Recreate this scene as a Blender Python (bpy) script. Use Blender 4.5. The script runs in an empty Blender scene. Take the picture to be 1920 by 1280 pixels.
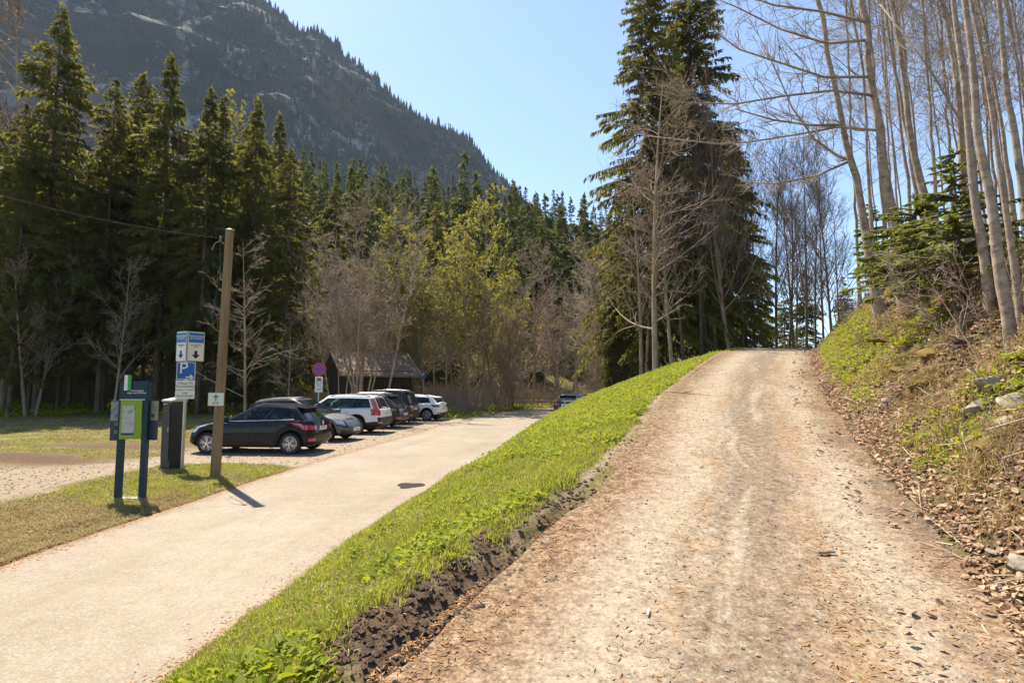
import bpy, math, random
import numpy as np
from mathutils import Vector, Matrix

C = bpy.context.scene.collection
SC = bpy.context.scene
R = math.radians
RNG = np.random.default_rng(7)

# ------------------------------------------------------------------ camera, sky, sun, exposure
F, PITCH, ZC = 1040.0, R(4.5), 2.04
cam_d = bpy.data.cameras.new('camera'); cam_d.sensor_width = 36; cam_d.lens = 36 * F / 1920
cam_d.clip_start = 0.05; cam_d.clip_end = 9000
cam = bpy.data.objects.new('camera', cam_d); C.objects.link(cam)
cam.location = (0, 0, ZC); cam.rotation_euler = (R(90) + PITCH, 0, 0); SC.camera = cam

SUN_EL, SUN_AZ = R(57.5), math.atan2(-0.604, 0.797)
w = bpy.data.worlds.new('World'); SC.world = w; w.use_nodes = True
nt = w.node_tree; bg = nt.nodes['Background']; sky = nt.nodes.new('ShaderNodeTexSky')
sky.sky_type = 'NISHITA'; sky.sun_disc = False; sky.sun_elevation = SUN_EL; sky.sun_rotation = SUN_AZ
sky.air_density = 1.0; sky.dust_density = 0.7; sky.ozone_density = 1.6; sky.altitude = 900
nt.links.new(sky.outputs[0], bg.inputs[0]); bg.inputs[1].default_value = 0.105
sd = bpy.data.lights.new('sun', 'SUN'); sd.energy = 5.0; sd.angle = R(0.53); sd.color = (1.0, 0.915, 0.78)
sun = bpy.data.objects.new('sun', sd); C.objects.link(sun)
sv = Vector((math.sin(SUN_AZ) * math.cos(SUN_EL), math.cos(SUN_AZ) * math.cos(SUN_EL), math.sin(SUN_EL)))
sun.rotation_euler = sv.to_track_quat('Z', 'Y').to_euler(); sun.location = sv * 60
SC.view_settings.view_transform = 'Standard'; SC.view_settings.look = 'None'
SC.view_settings.gamma = 1.0; SC.view_settings.exposure = 1.28
SC.cycles.max_bounces = 8; SC.cycles.diffuse_bounces = 3; SC.cycles.glossy_bounces = 3
SC.cycles.transparent_max_bounces = 12; SC.cycles.transmission_bounces = 4; SC.cycles.volume_bounces = 0
SC.cycles.sample_clamp_indirect = 6.0

HAZE = 0.00007
# ------------------------------------------------------------------ helpers
def ray(px, py):
    u = (px - 960) / F; v = (640 - py) / F
    return np.array([u, math.cos(PITCH) - v * math.sin(PITCH), math.sin(PITCH) + v * math.cos(PITCH)])
def at(px, py, Y):
    r = ray(px, py); return np.array([r[0] / r[1] * Y, Y, ZC + r[2] / r[1] * Y])

_tab = np.random.default_rng(3).random((256, 256))
def vn(x, y):
    x = np.asarray(x, float); y = np.asarray(y, float)
    xi = np.floor(x).astype(int); yi = np.floor(y).astype(int)
    fx = x - xi; fy = y - yi; fx = fx * fx * (3 - 2 * fx); fy = fy * fy * (3 - 2 * fy)
    a = _tab[xi % 256, yi % 256]; b = _tab[(xi + 1) % 256, yi % 256]
    c = _tab[xi % 256, (yi + 1) % 256]; d = _tab[(xi + 1) % 256, (yi + 1) % 256]
    return (a * (1 - fx) + b * fx) * (1 - fy) + (c * (1 - fx) + d * fx) * fy
def fbm(x, y, o=4):
    s = 0; a = 0.5; t = 0
    for k in range(o):
        s = s + a * vn(np.asarray(x) * 2 ** k + 17 * k, np.asarray(y) * 2 ** k + 31 * k); t += a; a *= 0.5
    return s / t
def sst(a, b, x):
    t = np.clip((np.asarray(x, float) - a) / (b - a), 0, 1); return t * t * (3 - 2 * t)

class MB:
    """collects vertices and faces; build() links them as one mesh object"""
    def __init__(s): s.V = []; s.F = []; s.n = 0
    def add(s, V, F, m=0):
        V = np.asarray(V, float).reshape(-1, 3); F = np.asarray(F, int)
        if len(F): s.F.append((F + s.n, m))
        s.V.append(V); s.n += len(V); return s
    def box(s, c, size, m=0, rot=None, taper=1.0):
        h = np.array(size) / 2.0
        v = np.array([[-1,-1,-1],[1,-1,-1],[1,1,-1],[-1,1,-1],[-1,-1,1],[1,-1,1],[1,1,1],[-1,1,1]], float) * h
        v[4:, :2] *= taper
        if rot is not None: v = v @ np.array(Matrix(rot).to_3x3()).T if not isinstance(rot, (int, float)) else v @ np.array(Matrix.Rotation(rot, 3, 'Z')).T
        return s.add(v + np.array(c), [[0,3,2,1],[4,5,6,7],[0,1,5,4],[1,2,6,5],[2,3,7,6],[3,0,4,7]], m)
    def tube(s, P, r, k=8, m=0, caps=True):
        P = np.asarray(P, float); r = np.broadcast_to(np.asarray(r, float), (len(P),))
        T = np.gradient(P, axis=0); T /= np.linalg.norm(T, axis=1)[:, None] + 1e-9
        a = np.array([1.0, 0, 0]) if abs(T[0][0]) < .8 else np.array([0, 1.0, 0])
        B = np.cross(T, a); B /= np.linalg.norm(B, axis=1)[:, None] + 1e-9; N = np.cross(B, T)
        th = np.linspace(0, 2 * np.pi, k, endpoint=False)
        ring = P[:, None] + r[:, None, None] * (np.cos(th)[None, :, None] * N[:, None] + np.sin(th)[None, :, None] * B[:, None])
        n = len(P); i, j = np.meshgrid(np.arange(n - 1), np.arange(k), indexing='ij'); j2 = (j + 1) % k
        Fq = np.stack([i * k + j, i * k + j2, (i + 1) * k + j2, (i + 1) * k + j], -1).reshape(-1, 4)
        b = s.n; s.add(ring, Fq, m)
        if caps:
            for base, cc in ((b, P[0]), (b + (n - 1) * k, P[-1])):
                q = s.n; s.V.append(np.array([cc])); s.n += 1
                f = np.array([[q, base + t, base + (t + 1) % k] for t in range(k)])
                s.F.append((f if base != b else f[:, ::-1], m))
        return s
    def disc(s, c, r, nrm=(0, -1, 0), k=20, thick=0.004, m=0):
        c = np.array(c, float); nrm = np.array(nrm, float)
        return s.tube([c, c + nrm * thick], [r, r], k, m)
    def prism(s, pts, y0, y1, m=0):
        """polygon in XZ extruded along Y"""
        n = len(pts); a = np.array([[p[0], y0, p[1]] for p in pts]); b = np.array([[p[0], y1, p[1]] for p in pts])
        o = s.n; s.V += [a, b]; s.n += 2 * n
        for i in range(n):
            s.F.append((np.array([[o + i, o + (i + 1) % n, o + n + (i + 1) % n, o + n + i]]), m))
        s.F.append((np.array([[o + i for i in range(n)]]), m)); s.F.append((np.array([[o + n + i for i in range(n)][::-1]]), m))
        return s
    def mesh(s, name, mats, smooth=False):
        me = bpy.data.meshes.new(name)
        V = np.concatenate(s.V) if s.V else np.zeros((0, 3))
        me.vertices.add(len(V)); me.vertices.foreach_set('co', V.astype(np.float32).ravel())
        li = []; ls = []; mi = []; st = 0
        for Fa, m in s.F:
            k = Fa.shape[1]; li.append(Fa.ravel()); ls.append(st + k * np.arange(len(Fa))); st += Fa.size
            mi.append(np.broadcast_to(m, (len(Fa),)))
        if li:
            li = np.concatenate(li); ls = np.concatenate(ls)
            me.loops.add(len(li)); me.loops.foreach_set('vertex_index', li.astype(np.int32))
            me.polygons.add(len(ls)); me.polygons.foreach_set('loop_start', ls.astype(np.int32))
            me.polygons.foreach_set('material_index', np.concatenate(mi).astype(np.int32))
            me.polygons.foreach_set('use_smooth', np.full(len(ls), bool(smooth)))
        for m in (mats if isinstance(mats, (list, tuple)) else [mats]): me.materials.append(m)
        me.update(calc_edges=True); me.validate()
        if smooth and smooth is not True: me.set_sharp_from_angle(angle=R(smooth))
        return me
    def build(s, name, mats, parent=None, smooth=False):
        return link(name, s.mesh(name, mats, smooth), parent)

def link(name, me, parent=None):
    o = bpy.data.objects.new(name, me); C.objects.link(o)
    if parent is not None: o.parent = parent
    return o
def tag(o, label=None, cat=None, group=None, kind=None):
    if label: o['label'] = label
    if cat: o['category'] = cat
    if group: o['group'] = group
    if kind: o['kind'] = kind
    return o
def thing(name, label, cat, loc=(0, 0, 0), rz=0.0, group=None, scale=None):
    o = bpy.data.objects.new(name, None); C.objects.link(o)
    o.location = tuple(float(v) for v in loc); o.rotation_euler = (0, 0, float(rz)); o.empty_display_size = 0.3
    if scale is not None: o.scale = (scale,) * 3 if not hasattr(scale, '__len__') else scale
    return tag(o, label, cat, group)

# ------------------------------------------------------------------ materials
class N:
    def __init__(s, name):
        s.m = bpy.data.materials.new(name); s.m.use_nodes = True; s.t = s.m.node_tree
        s.b = s.t.nodes['Principled BSDF']; s.out = s.t.nodes['Material Output']; s._c = None
    def n(s, typ, **kw):
        x = s.t.nodes.new(typ)
        for k, v in kw.items():
            if hasattr(x, k) and not isinstance(v, tuple) : setattr(x, k, v)
        return x
    def l(s, a, b): s.t.links.new(a, b)
    def coord(s, which='Object'):
        if s._c is None: s._c = s.n('ShaderNodeTexCoord')
        return s._c.outputs[which]
    def noise(s, scale, detail=4, rough=.55, vec=None, stretch=None, which='Object', dist=0.0):
        x = s.n('ShaderNodeTexNoise'); x.inputs['Scale'].default_value = scale; x.inputs['Detail'].default_value = detail
        x.inputs['Roughness'].default_value = rough; x.inputs['Distortion'].default_value = dist
        v = vec if vec is not None else s.coord(which)
        if stretch:
            mp = s.n('ShaderNodeMapping'); mp.inputs['Scale'].default_value = stretch; s.l(v, mp.inputs[0]); v = mp.outputs[0]
        s.l(v, x.inputs['Vector']); return x.outputs['Fac']
    def ramp(s, fac, stops):
        x = s.n('ShaderNodeValToRGB'); e = x.color_ramp.elements
        while len(e) < len(stops): e.new(.5)
        for i, (p, c) in enumerate(stops):
            e[i].position = p; e[i].color = (*c, 1) if len(c) == 3 else c
        s.l(fac, x.inputs[0]); return x.outputs[0]
    def g(s, fac, lo, hi):
        x = s.n('ShaderNodeMapRange'); x.inputs[1].default_value = lo; x.inputs[2].default_value = hi
        s.l(fac, x.inputs[0]); return x.outputs[0]
    def mix(s, fac, a, b, mode='MIX'):
        x = s.n('ShaderNodeMix'); x.data_type = 'RGBA'; x.blend_type = mode
        for sock, v in ((x.inputs[0], fac), (x.inputs[6], a), (x.inputs[7], b)):
            if isinstance(v, (int, float)): sock.default_value = v
            elif isinstance(v, tuple): sock.default_value = (*v, 1) if len(v) == 3 else v
            else: s.l(v, sock)
        return x.outputs[2]
    def math(s, op, a, b=0.0):
        x = s.n('ShaderNodeMath'); x.operation = op
        for sock, v in ((x.inputs[0], a), (x.inputs[1], b)):
            if isinstance(v, (int, float)): sock.default_value = v
            else: s.l(v, sock)
        return x.outputs[0]
    def bump(s, h, st=.3, dist=.02):
        x = s.n('ShaderNodeBump'); x.inputs['Strength'].default_value = st; x.inputs['Distance'].default_value = dist
        s.l(h, x.inputs['Height']); s.l(x.outputs[0], s.b.inputs['Normal']); return x
    def fin(s, col=None, rough=.8, metal=0.0, spec=.3):
        if col is not None:
            if isinstance(col, tuple): s.b.inputs['Base Color'].default_value = (*col, 1)
            else: s.l(col, s.b.inputs['Base Color'])
        s.b.inputs['Roughness'].default_value = rough; s.b.inputs['Metallic'].default_value = metal
        s.b.inputs['Specular IOR Level'].default_value = spec
        return s.m
    def translucent(s, col, amt):
        tr = s.n('ShaderNodeBsdfTranslucent'); mx = s.n('ShaderNodeMixShader'); mx.inputs[0].default_value = amt
        if isinstance(col, tuple): tr.inputs[0].default_value = (*col, 1)
        else: s.l(col, tr.inputs[0])
        s.l(s.b.outputs[0], mx.inputs[1]); s.l(tr.outputs[0], mx.inputs[2]); s.l(mx.outputs[0], s.out.inputs[0]); return s.m

def plain(name, col, rough=.5, metal=0.0, var=.12, scale=9.0, spec=.4, coat=0.0):
    a = N(name); f = a.noise(scale, 5)
    c = a.ramp(f, [(.3, tuple(v * (1 - var) for v in col)), (.7, tuple(min(1, v * (1 + var)) for v in col))])
    a.fin(c, rough, metal, spec)
    if coat: a.b.inputs['Coat Weight'].default_value = coat; a.b.inputs['Coat Roughness'].default_value = .04
    return a.m

def leafmat(name, dark, light, tcol, tr=.25, scale=.6, rnd=True, rough=.7):
    a = N(name); f = a.noise(scale, 4, .65)
    if rnd:
        oi = a.n('ShaderNodeObjectInfo'); f2 = a.math('MULTIPLY_ADD', oi.outputs['Random'], .35); a.t.nodes[-1].inputs[2].default_value = 0
        f = a.math('ADD', f, a.math('SUBTRACT', f2, .17))
    c = a.ramp(f, [(.3, dark), (.72, light)]); a.fin(c, rough, 0, .2)
    tc = a.mix(.5, c, tcol)
    return a.translucent(tc, tr)

M = {}
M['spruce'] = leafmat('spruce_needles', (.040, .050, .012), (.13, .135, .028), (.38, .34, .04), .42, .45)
M['spruce_lit'] = leafmat('spruce_needles_sunlit', (.060, .072, .016), (.175, .17, .034), (.42, .36, .045), .40, .45)  # brighter copy of the spruce needles, sunlight put into the colour
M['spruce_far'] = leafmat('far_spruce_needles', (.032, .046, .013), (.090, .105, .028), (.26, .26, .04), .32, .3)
M['fir'] = leafmat('young_fir_needles', (.06, .09, .018), (.18, .20, .036), (.42, .42, .05), .42, 1.2)
M['bud'] = leafmat('spring_buds', (.21, .20, .038), (.39, .36, .062), (.60, .55, .07), .48, .5)
M['brownbud'] = leafmat('brown_buds', (.14, .105, .070), (.25, .195, .135), (.30, .22, .14), .2, .5)
M['grass'] = leafmat('grass_blades', (.115, .155, .018), (.335, .345, .045), (.62, .64, .07), .47, 1.1, False, .5)
M['herb'] = leafmat('herb_leaves', (.13, .18, .012), (.30, .32, .022), (.55, .58, .03), .42, 1.7, False, .62)
M['straw'] = leafmat('straw_blades', (.25, .185, .075), (.50, .385, .175), (.55, .42, .17), .28, 1.4, False)
M['deadleaf'] = leafmat('dead_leaves', (.21, .11, .055), (.58, .41, .26), (.5, .28, .13), .15, 6.0, False)
M['needle'] = leafmat('brown_needles', (.20, .095, .035), (.40, .22, .09), (.3, .15, .05), .05, 3.0, False)

def barkmat(name, c0, c1, scale=5, stretch=(1, 1, .25), band=None):
    a = N(name); f = a.noise(scale, 6, .65, stretch=stretch)
    c = a.ramp(f, [(.32, c0), (.68, c1)])
    if band:
        g = a.noise(7, 5, .6, stretch=(1.3, 1.3, 2.6)); c = a.mix(a.math('MULTIPLY', a.g(g, .56, .72), .75), c, band)
        h = a.noise(.9, 3); c = a.mix(a.g(h, .58, .72), c, (.20, .19, .11))
    a.bump(f, .5, .02); return a.fin(c, .9, 0, .15)
M['bark_spruce'] = barkmat('spruce_bark', (.055, .038, .026), (.17, .125, .09))
M['bark_beech'] = barkmat('beech_bark', (.17, .13, .098), (.42, .34, .26), 7, (1, 1, 1.2), (.085, .062, .045))
M['bark_grey'] = barkmat('grey_bark', (.21, .152, .10), (.42, .325, .23), 5)
M['bark_dark'] = barkmat('dark_bark', (.06, .045, .033), (.15, .115, .085), 5)
M['twig'] = barkmat('twigs', (.19, .145, .105), (.38, .30, .22), 1.2, (1, 1, 1))
M['twig_dark'] = barkmat('dark_twigs', (.07, .05, .035), (.15, .11, .08), 1.2, (1, 1, 1))
M['twig_pale'] = barkmat('pale_twigs', (.26, .20, .14), (.46, .37, .27), 1.2, (1, 1, 1))
# ------------------------------------------------------------------ terrain heights
def tabf(pairs):
    a = np.array(sorted(pairs)); return lambda y: np.interp(y, a[:, 0], a[:, 1])
XL = tabf([(-30, -16), (-5, -4.3), (0, -1.9), (2.48, -.73), (4.14, .16), (5.08, .66), (6.26, 1.19), (9.8, 2.66), (13.7, 4.5), (21.5, 8.6), (26, 11.3), (32, 15.5), (40, 22), (60, 45), (100, 95), (400, 420)])
XR = tabf([(-30, -10), (-5, -1.2), (0, 1.15), (2.65, 2.35), (3.39, 2.72), (4.75, 3.28), (6.75, 4.11), (8.8, 5.0), (13.7, 7.4), (22, 11.9), (26, 14.7), (32, 19.3), (40, 26.5), (60, 51), (100, 103), (400, 430)])
XRR = tabf([(-30, -3.4), (-5, -2.75), (4, -2.31), (5.15, -2.2), (7.84, -1.9), (11.2, -1.06), (16.8, -.16), (31.5, 2.1), (36, 3.6), (40, 6), (43, 9.5), (46, 16), (49, 26), (55, 45), (100, 120), (400, 500)])
XRL = tabf([(-30, -6.4), (-5, -5.95), (6.47, -5.8), (12.1, -5.5), (16.8, -5.05), (25, -3.9), (36, -2.0), (42, -.7), (46, .7), (49, 3), (52, 8), (55, 16), (60, 33), (100, 110), (400, 480)])
def ZR(y): return .4 + .15 * np.minimum(y, 18.5) + .5 * sst(18.5, 25, y) + .12 * sst(25, 40, y) - .2 * sst(-2, -20, y)
def hill(x, y):
    q = .9 * (y - 72) - .45 * np.minimum(x, 40) ; q = np.maximum(q, 0) * sst(40, 85, y)
    q = np.minimum(q, 150 + .15 * q)
    return .39 * q * (1 - .93 * sst(15, 100, x - .12 * (y - 100)))
def H(x, y, fine=True):
    x = np.asarray(x, float); y = np.asarray(y, float)
    xl, xr, xrr, xrl, zr = XL(y), XR(y), XRR(y), XRL(y), ZR(y)
    t = np.clip((x - xrr) / np.maximum(xl - xrr, .1), 0, 1)
    yf = 29 + 2.2 * np.maximum(0, x - 8)
    fall = 1 - sst(0, 8, y - yf)
    lip = .07 * sst(-1.0, -.35, x - xl) * sst(0, -.3, x - xl) * (1 - sst(8, 13, y))
    z = (zr + lip * (x < xl)) * t ** .64 * np.where(x < xl, fall, 1)
    n1 = fbm(x * .9, y * .9, 3) - .5
    z = z + np.where((t > 0.03) & (t < .97), .10 * n1 * np.minimum(1, 8 * np.minimum(t - .03, .97 - t)), 0)
    d = x - xr
    b = np.where(d > .2, .92 * np.minimum(np.maximum(d - .2, 0), 2.3) + .33 * np.clip(d - 2.5, 0, 60), 0)
    lump = (fbm(x * 1.3 + 5, y * 1.3, 4) - .5) * .75 + (fbm(x * 4 + 5, y * 4, 3) - .5) * .16
    z = z + np.where(d > 0, b + lump * sst(.2, 1.0, d), 0)
    left = xrl - x
    z = z + np.where(left > 0, (fbm(x * .35, y * .35, 4) - .5) * .35 * sst(3.5, 9, left) * sst(8, 13, np.where(y < 16, left + 3.5, left)) + .025 * np.clip(y - 42, 0, 80) * sst(0, 10, left), 0)
    z = z + np.where(left > 0, .05 * sst(0.1, .6, left) * (1 - sst(14, 15, y)), 0)
    z = z + np.where(d < 0, hill(x, y), np.minimum(hill(x, y), 4))
    if fine:
        e = x - xl + .30 * (vn(y * 1.9, x * 0 + 3.3) - .5) + .16 * (vn(y * 7, x * 5) - .5) + .06 * (vn(y * 19, x * 19) - .5)
        S = np.interp(y, [1, 2.2, 2.9, 3.5, 4.3, 4.7, 5.6, 7, 9], [.05, .12, .40, .75, .55, .12, .03, 0, 0]) * (.55 + .9 * vn(y * 2.1 + 4, y * 0 + .5))
        z = z + S * (.085 * sst(-.75, -.2, e) * (1 - sst(-.05, .10, e)) - .06 * sst(-.06, .05, e) * (1 - sst(.08, .36, e)))
        z = z + S * .12 * (fbm(x * 11, y * 11, 4) - .5) * sst(-.5, -.2, e) * (1 - sst(.1, .45, e))
        inp = (e > .3) & (x < xr + .05); z = np.where(inp, zr - .03, z)
        inr = (x > xrl + .06) & (x < xrr - .06); z = np.where(inr, hill(x, y) - .03, z)
    return z
def hit(px, py, t0=1.5, t1=400):
    r = ray(px, py); t = np.geomspace(t0, t1, 6000)
    X, Y, Z = r[0] * t, r[1] * t, ZC + r[2] * t; g = H(X, Y, False); i = np.argmax(Z < g)
    if not (Z < g).any(): return None
    return np.array([X[i], Y[i], g[i]])
def ground(px, Y):
    x = (px - 960) / F * Y * (math.cos(PITCH)); return np.array([x, Y, float(H(x, Y, False))])

def grow(a, b, d, g, far):
    out = [b]; 
    while out[-1] < far: out.append(out[-1] + d); d *= g
    return out
def axis(lo, hi, d, left, right, g=1.07):
    mid = list(np.arange(lo, hi, d)); r = grow(0, hi, d, g, right); l = [-v for v in grow(0, -lo + d, d, g, -left)]
    return np.array(sorted(set(np.round(l + mid + r, 4))))
gx = axis(-2.4, 6.4, .055, -900, 900, 1.075); gy = axis(1.6, 9.5, .06, -40, 1500, 1.055)
GX, GY = np.meshgrid(gx, gy, indexing='ij'); GZ = H(GX, GY)
nx, ny = GX.shape; idx = np.arange(nx * ny).reshape(nx, ny)
GF = np.stack([idx[:-1, :-1], idx[1:, :-1], idx[1:, 1:], idx[:-1, 1:]], -1).reshape(-1, 4)

PATCH = np.array([(-8.9, 11.2), (-8.7, 13.9), (-7.5, 14.4), (-5.45, 13.8), (-5.35, 12.1), (-5.6, 10.2), (-6.3, 8.9), (-7.8, 9.9)])
def inpoly(x, y, P):
    c = np.zeros(np.shape(x), bool); n = len(P)
    for i in range(n):
        x0, y0 = P[i]; x1, y1 = P[(i + 1) % n]
        c ^= ((y0 > y) != (y1 > y)) & (x < (x1 - x0) * (y - y0) / (y1 - y0 + 1e-9) + x0)
    return c
def masks(x, y):
    """green grass, gravel, leaf litter, bare soil - what covers the ground where"""
    xl, xr, xrr, xrl = XL(y), XR(y), XRR(y), XRL(y); n = fbm(x * .8, y * .8, 4); n2 = fbm(x * 2.5 + 9, y * 2.5, 3)
    g = np.zeros(np.shape(x)); gr = g.copy(); lf = g.copy(); so = g.copy()
    sl = (x > xrr) & (x < xl)
    g = np.where(sl, sst(.02, .3, x - xrr + (n2 - .5) * .3) * sst(-.03, .22, xl - x + (n2 - .5) * .35), g)
    gr = np.where(sl, 1 - g, gr)
    e = x - xl; S = np.interp(y, [1, 2.2, 2.9, 4.3, 4.8, 5.8, 7, 9], [1, 1, 1, 1, .38, .12, 0, 0])
    pb = .35 + .65 * sst(.40, .56, fbm(x * 2.2 + 3, y * 2.2, 3) + .10 * (y < 4.2))
    so = np.where(sl | (e < .8), S * pb * sst(-.34, -.14, e + (n2 - .5) * .55) * (1 - sst(.25, .8, e)), so)
    g = g * (1 - so)
    d = x - xr
    lf = np.where(d > -.1, sst(-.1, .25, d), lf)
    gb = sst(.55, .66, n) * .5 + sst(7, 11, y) * (1 - sst(.9, 2.0, d)) * (d > .15)
    g = np.where(d > .1, np.clip(gb, 0, 1) * sst(.2, .6, d) * (1 - sst(4, 9, d)), g)
    left = xrl - x
    L = left > 0
    pk = sst(13.2, 14.3, y + (n - .5) * 1.5) * (1 - sst(37, 41, y)) * (1 - sst(7.0, 8.2, -x - 3.2 + .12 * (y - 14) + (n - .5) * 2))
    gl = sst(2.6, 3.4, left + (n - .5)) * (1 - sst(8, 11, left)) * sst(8.6, 10, y + (n - .5) * 2) * (1 - sst(13, 15, y))
    gr = np.where(L, np.clip(pk + gl * .9, 0, 1), gr)
    ins = inpoly(x + (n2 - .5) * .7, y + (n - .5) * .9, PATCH)
    g = np.where(L, np.where(ins, 1, .45 * sst(.42, .58, n) * (y < 44)) , g)
    gr = np.where(L & ins, 0, gr); g = np.where(L & (gr > .5), 0, g)
    mud = L & (x < -9)
    so = np.where(mud, sst(.47, .58, fbm(x * .35 + 2, y * .8, 4)) * sst(-9, -12, x) * sst(13, 15, y) * (1 - sst(18, 23, y)), so); g = np.where(mud, g * (1 - so), g)
    fl = sst(34, 41, y + (n - .5) * 6 - .35 * np.maximum(0, -x - 15)*0) * sst(-.5, 2, left)
    lf = np.where(L, np.maximum(lf, fl), lf); 
    hf = (y > 58) & (x < xl); lf = np.where(hf, 1, lf); g = np.where(hf, .75 * sst(.38, .55, n), g)
    far = (y > 30) & (x < xl) & (x > xrr); lf = np.where(far, sst(29, 34, y), lf)
    return np.clip(g, 0, 1), np.clip(gr, 0, 1), np.clip(lf, 0, 1), np.clip(so, 0, 1)

def ground_material():
    a = N('ground_cover'); at_ = a.n('ShaderNodeAttribute'); at_.attribute_name = 'cover'
    sp = a.n('ShaderNodeSeparateColor'); a.l(at_.outputs['Color'], sp.inputs[0]); fr, fg, fb = sp.outputs[0], sp.outputs[1], sp.outputs[2]
    fs = at_.outputs['Alpha']
    n1 = a.noise(1.3, 6, .65); n2 = a.noise(14, 5, .7); n3 = a.noise(60, 4, .7)
    dry = a.ramp(a.mix(.5, n1, n2), [(.34, (.065, .058, .020)), (.5, (.17, .14, .052)), (.66, (.34, .27, .13))])
    grass = a.ramp(n2, [(.3, (.06, .07, .014)), (.7, (.17, .19, .03))])
    grav = a.ramp(a.mix(.6, n2, n3), [(.34, (.13, .095, .06)), (.47, (.27, .21, .145)), (.58, (.36, .29, .21)), (.7, (.50, .43, .34))])
    leaf = a.ramp(a.mix(.6, n2, n3), [(.3, (.040, .030, .016)), (.5, (.11, .078, .040)), (.72, (.25, .18, .10))])
    soil = a.ramp(a.mix(.5, n2, n3), [(.34, (.034, .021, .013)), (.64, (.18, .118, .072))])
    c = a.mix(fg, dry, grav); c = a.mix(fb, c, leaf); c = a.mix(fr, c, grass); c = a.mix(fs, c, soil)
    a.bump(a.mix(.5, n2, n3), .8, .05); return a.fin(c, .95, 0, .1)
mb = MB(); mb.add(np.stack([GX, GY, GZ], -1).reshape(-1, 3), GF)
gme = mb.mesh('ground', ground_material(), True)
ca = gme.color_attributes.new('cover', 'FLOAT_COLOR', 'POINT')
ca.data.foreach_set('color', np.stack(masks(GX.ravel(), GY.ravel()), -1).astype(np.float32).ravel())
tag(link('ground', gme), kind='structure')

# ------------------------------------------------------------------ the two roads
def strip(name, xa, xb, zf, ys, nu, mat, off):
    u = np.linspace(0, 1, nu)[:, None]; Y = np.broadcast_to(ys[None], (nu, len(ys)))
    X = xa(ys)[None] * (1 - u) + xb(ys)[None] * u; Z = zf(X, Y) + off
    i = np.arange(X.size).reshape(X.shape)
    m = MB(); m.add(np.stack([X, Y, Z], -1).reshape(-1, 3), np.stack([i[:-1, :-1], i[1:, :-1], i[1:, 1:], i[:-1, 1:]], -1).reshape(-1, 4))
    me = m.mesh(name, mat, True); uv = me.uv_layers.new(name='UVMap')
    lv = np.empty(len(me.loops), np.int32); me.loops.foreach_get('vertex_index', lv)
    UV = np.stack([np.broadcast_to(u, X.shape), Y / 3.0], -1).reshape(-1, 2)[lv]
    uv.data.foreach_set('uv', UV.astype(np.float32).ravel())
    return tag(link(name, me), kind='structure')

def road_material():
    a = N('pale_asphalt'); uv = a.coord('UV'); n1 = a.noise(.45, 6, .68); n2 = a.noise(48, 3, .8); n3 = a.noise(5, 6, .7)
    c = a.ramp(a.mix(.4, n1, n3), [(.36, (.175, .135, .090)), (.5, (.235, .186, .128)), (.62, (.285, .231, .165))])
    c = a.mix(a.g(n2, .53, .64), c, (.185, .145, .098)); c = a.mix(a.g(n2, .46, .36), c, (.345, .285, .205))
    s = a.n('ShaderNodeSeparateXYZ'); a.l(uv, s.inputs[0])
    edge = a.math('ABSOLUTE', a.math('SUBTRACT', s.outputs[0], .5)); ew = a.math('ADD', edge, a.math('MULTIPLY', a.math('SUBTRACT', n3, .5), .10))
    c = a.mix(a.g(ew, .445, .495), c, (.26, .165, .09)); c = a.mix(a.math('MULTIPLY', a.g(a.noise(.9, 4, .6, vec=uv, stretch=(5, .12, 1)), .50, .62), .35), c, (.17, .135, .095))
    w = a.n('ShaderNodeTexWave'); w.inputs['Scale'].default_value = .55; w.inputs['Distortion'].default_value = 9; w.inputs['Detail'].default_value = 3
    w.inputs['Detail Scale'].default_value = 1.2; a.l(a.coord('Object'), w.inputs[0])
    ck = a.math('MULTIPLY', a.g(w.outputs['Fac'], .9990, 1.0), a.g(a.noise(.35, 2), .52, .6)); c = a.mix(a.math('MULTIPLY', ck, .6), c, (.12, .09, .065))
    # lengthwise crack that runs near the left edge of the road
    lc = a.math('ABSOLUTE', a.math('SUBTRACT', a.math('ADD', s.outputs[0], a.math('MULTIPLY', a.math('SUBTRACT', a.noise(1.6, 4), .5), .10)), .125))
    lcm = a.math('MULTIPLY', a.g(lc, .006, .001), a.g(a.noise(.8, 2), .45, .55)); c = a.mix(a.math('MULTIPLY', lcm, .55), c, (.15, .115, .08))
    a.bump(n2, .25, .005); return a.fin(c, .8, 0, .35)
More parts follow.
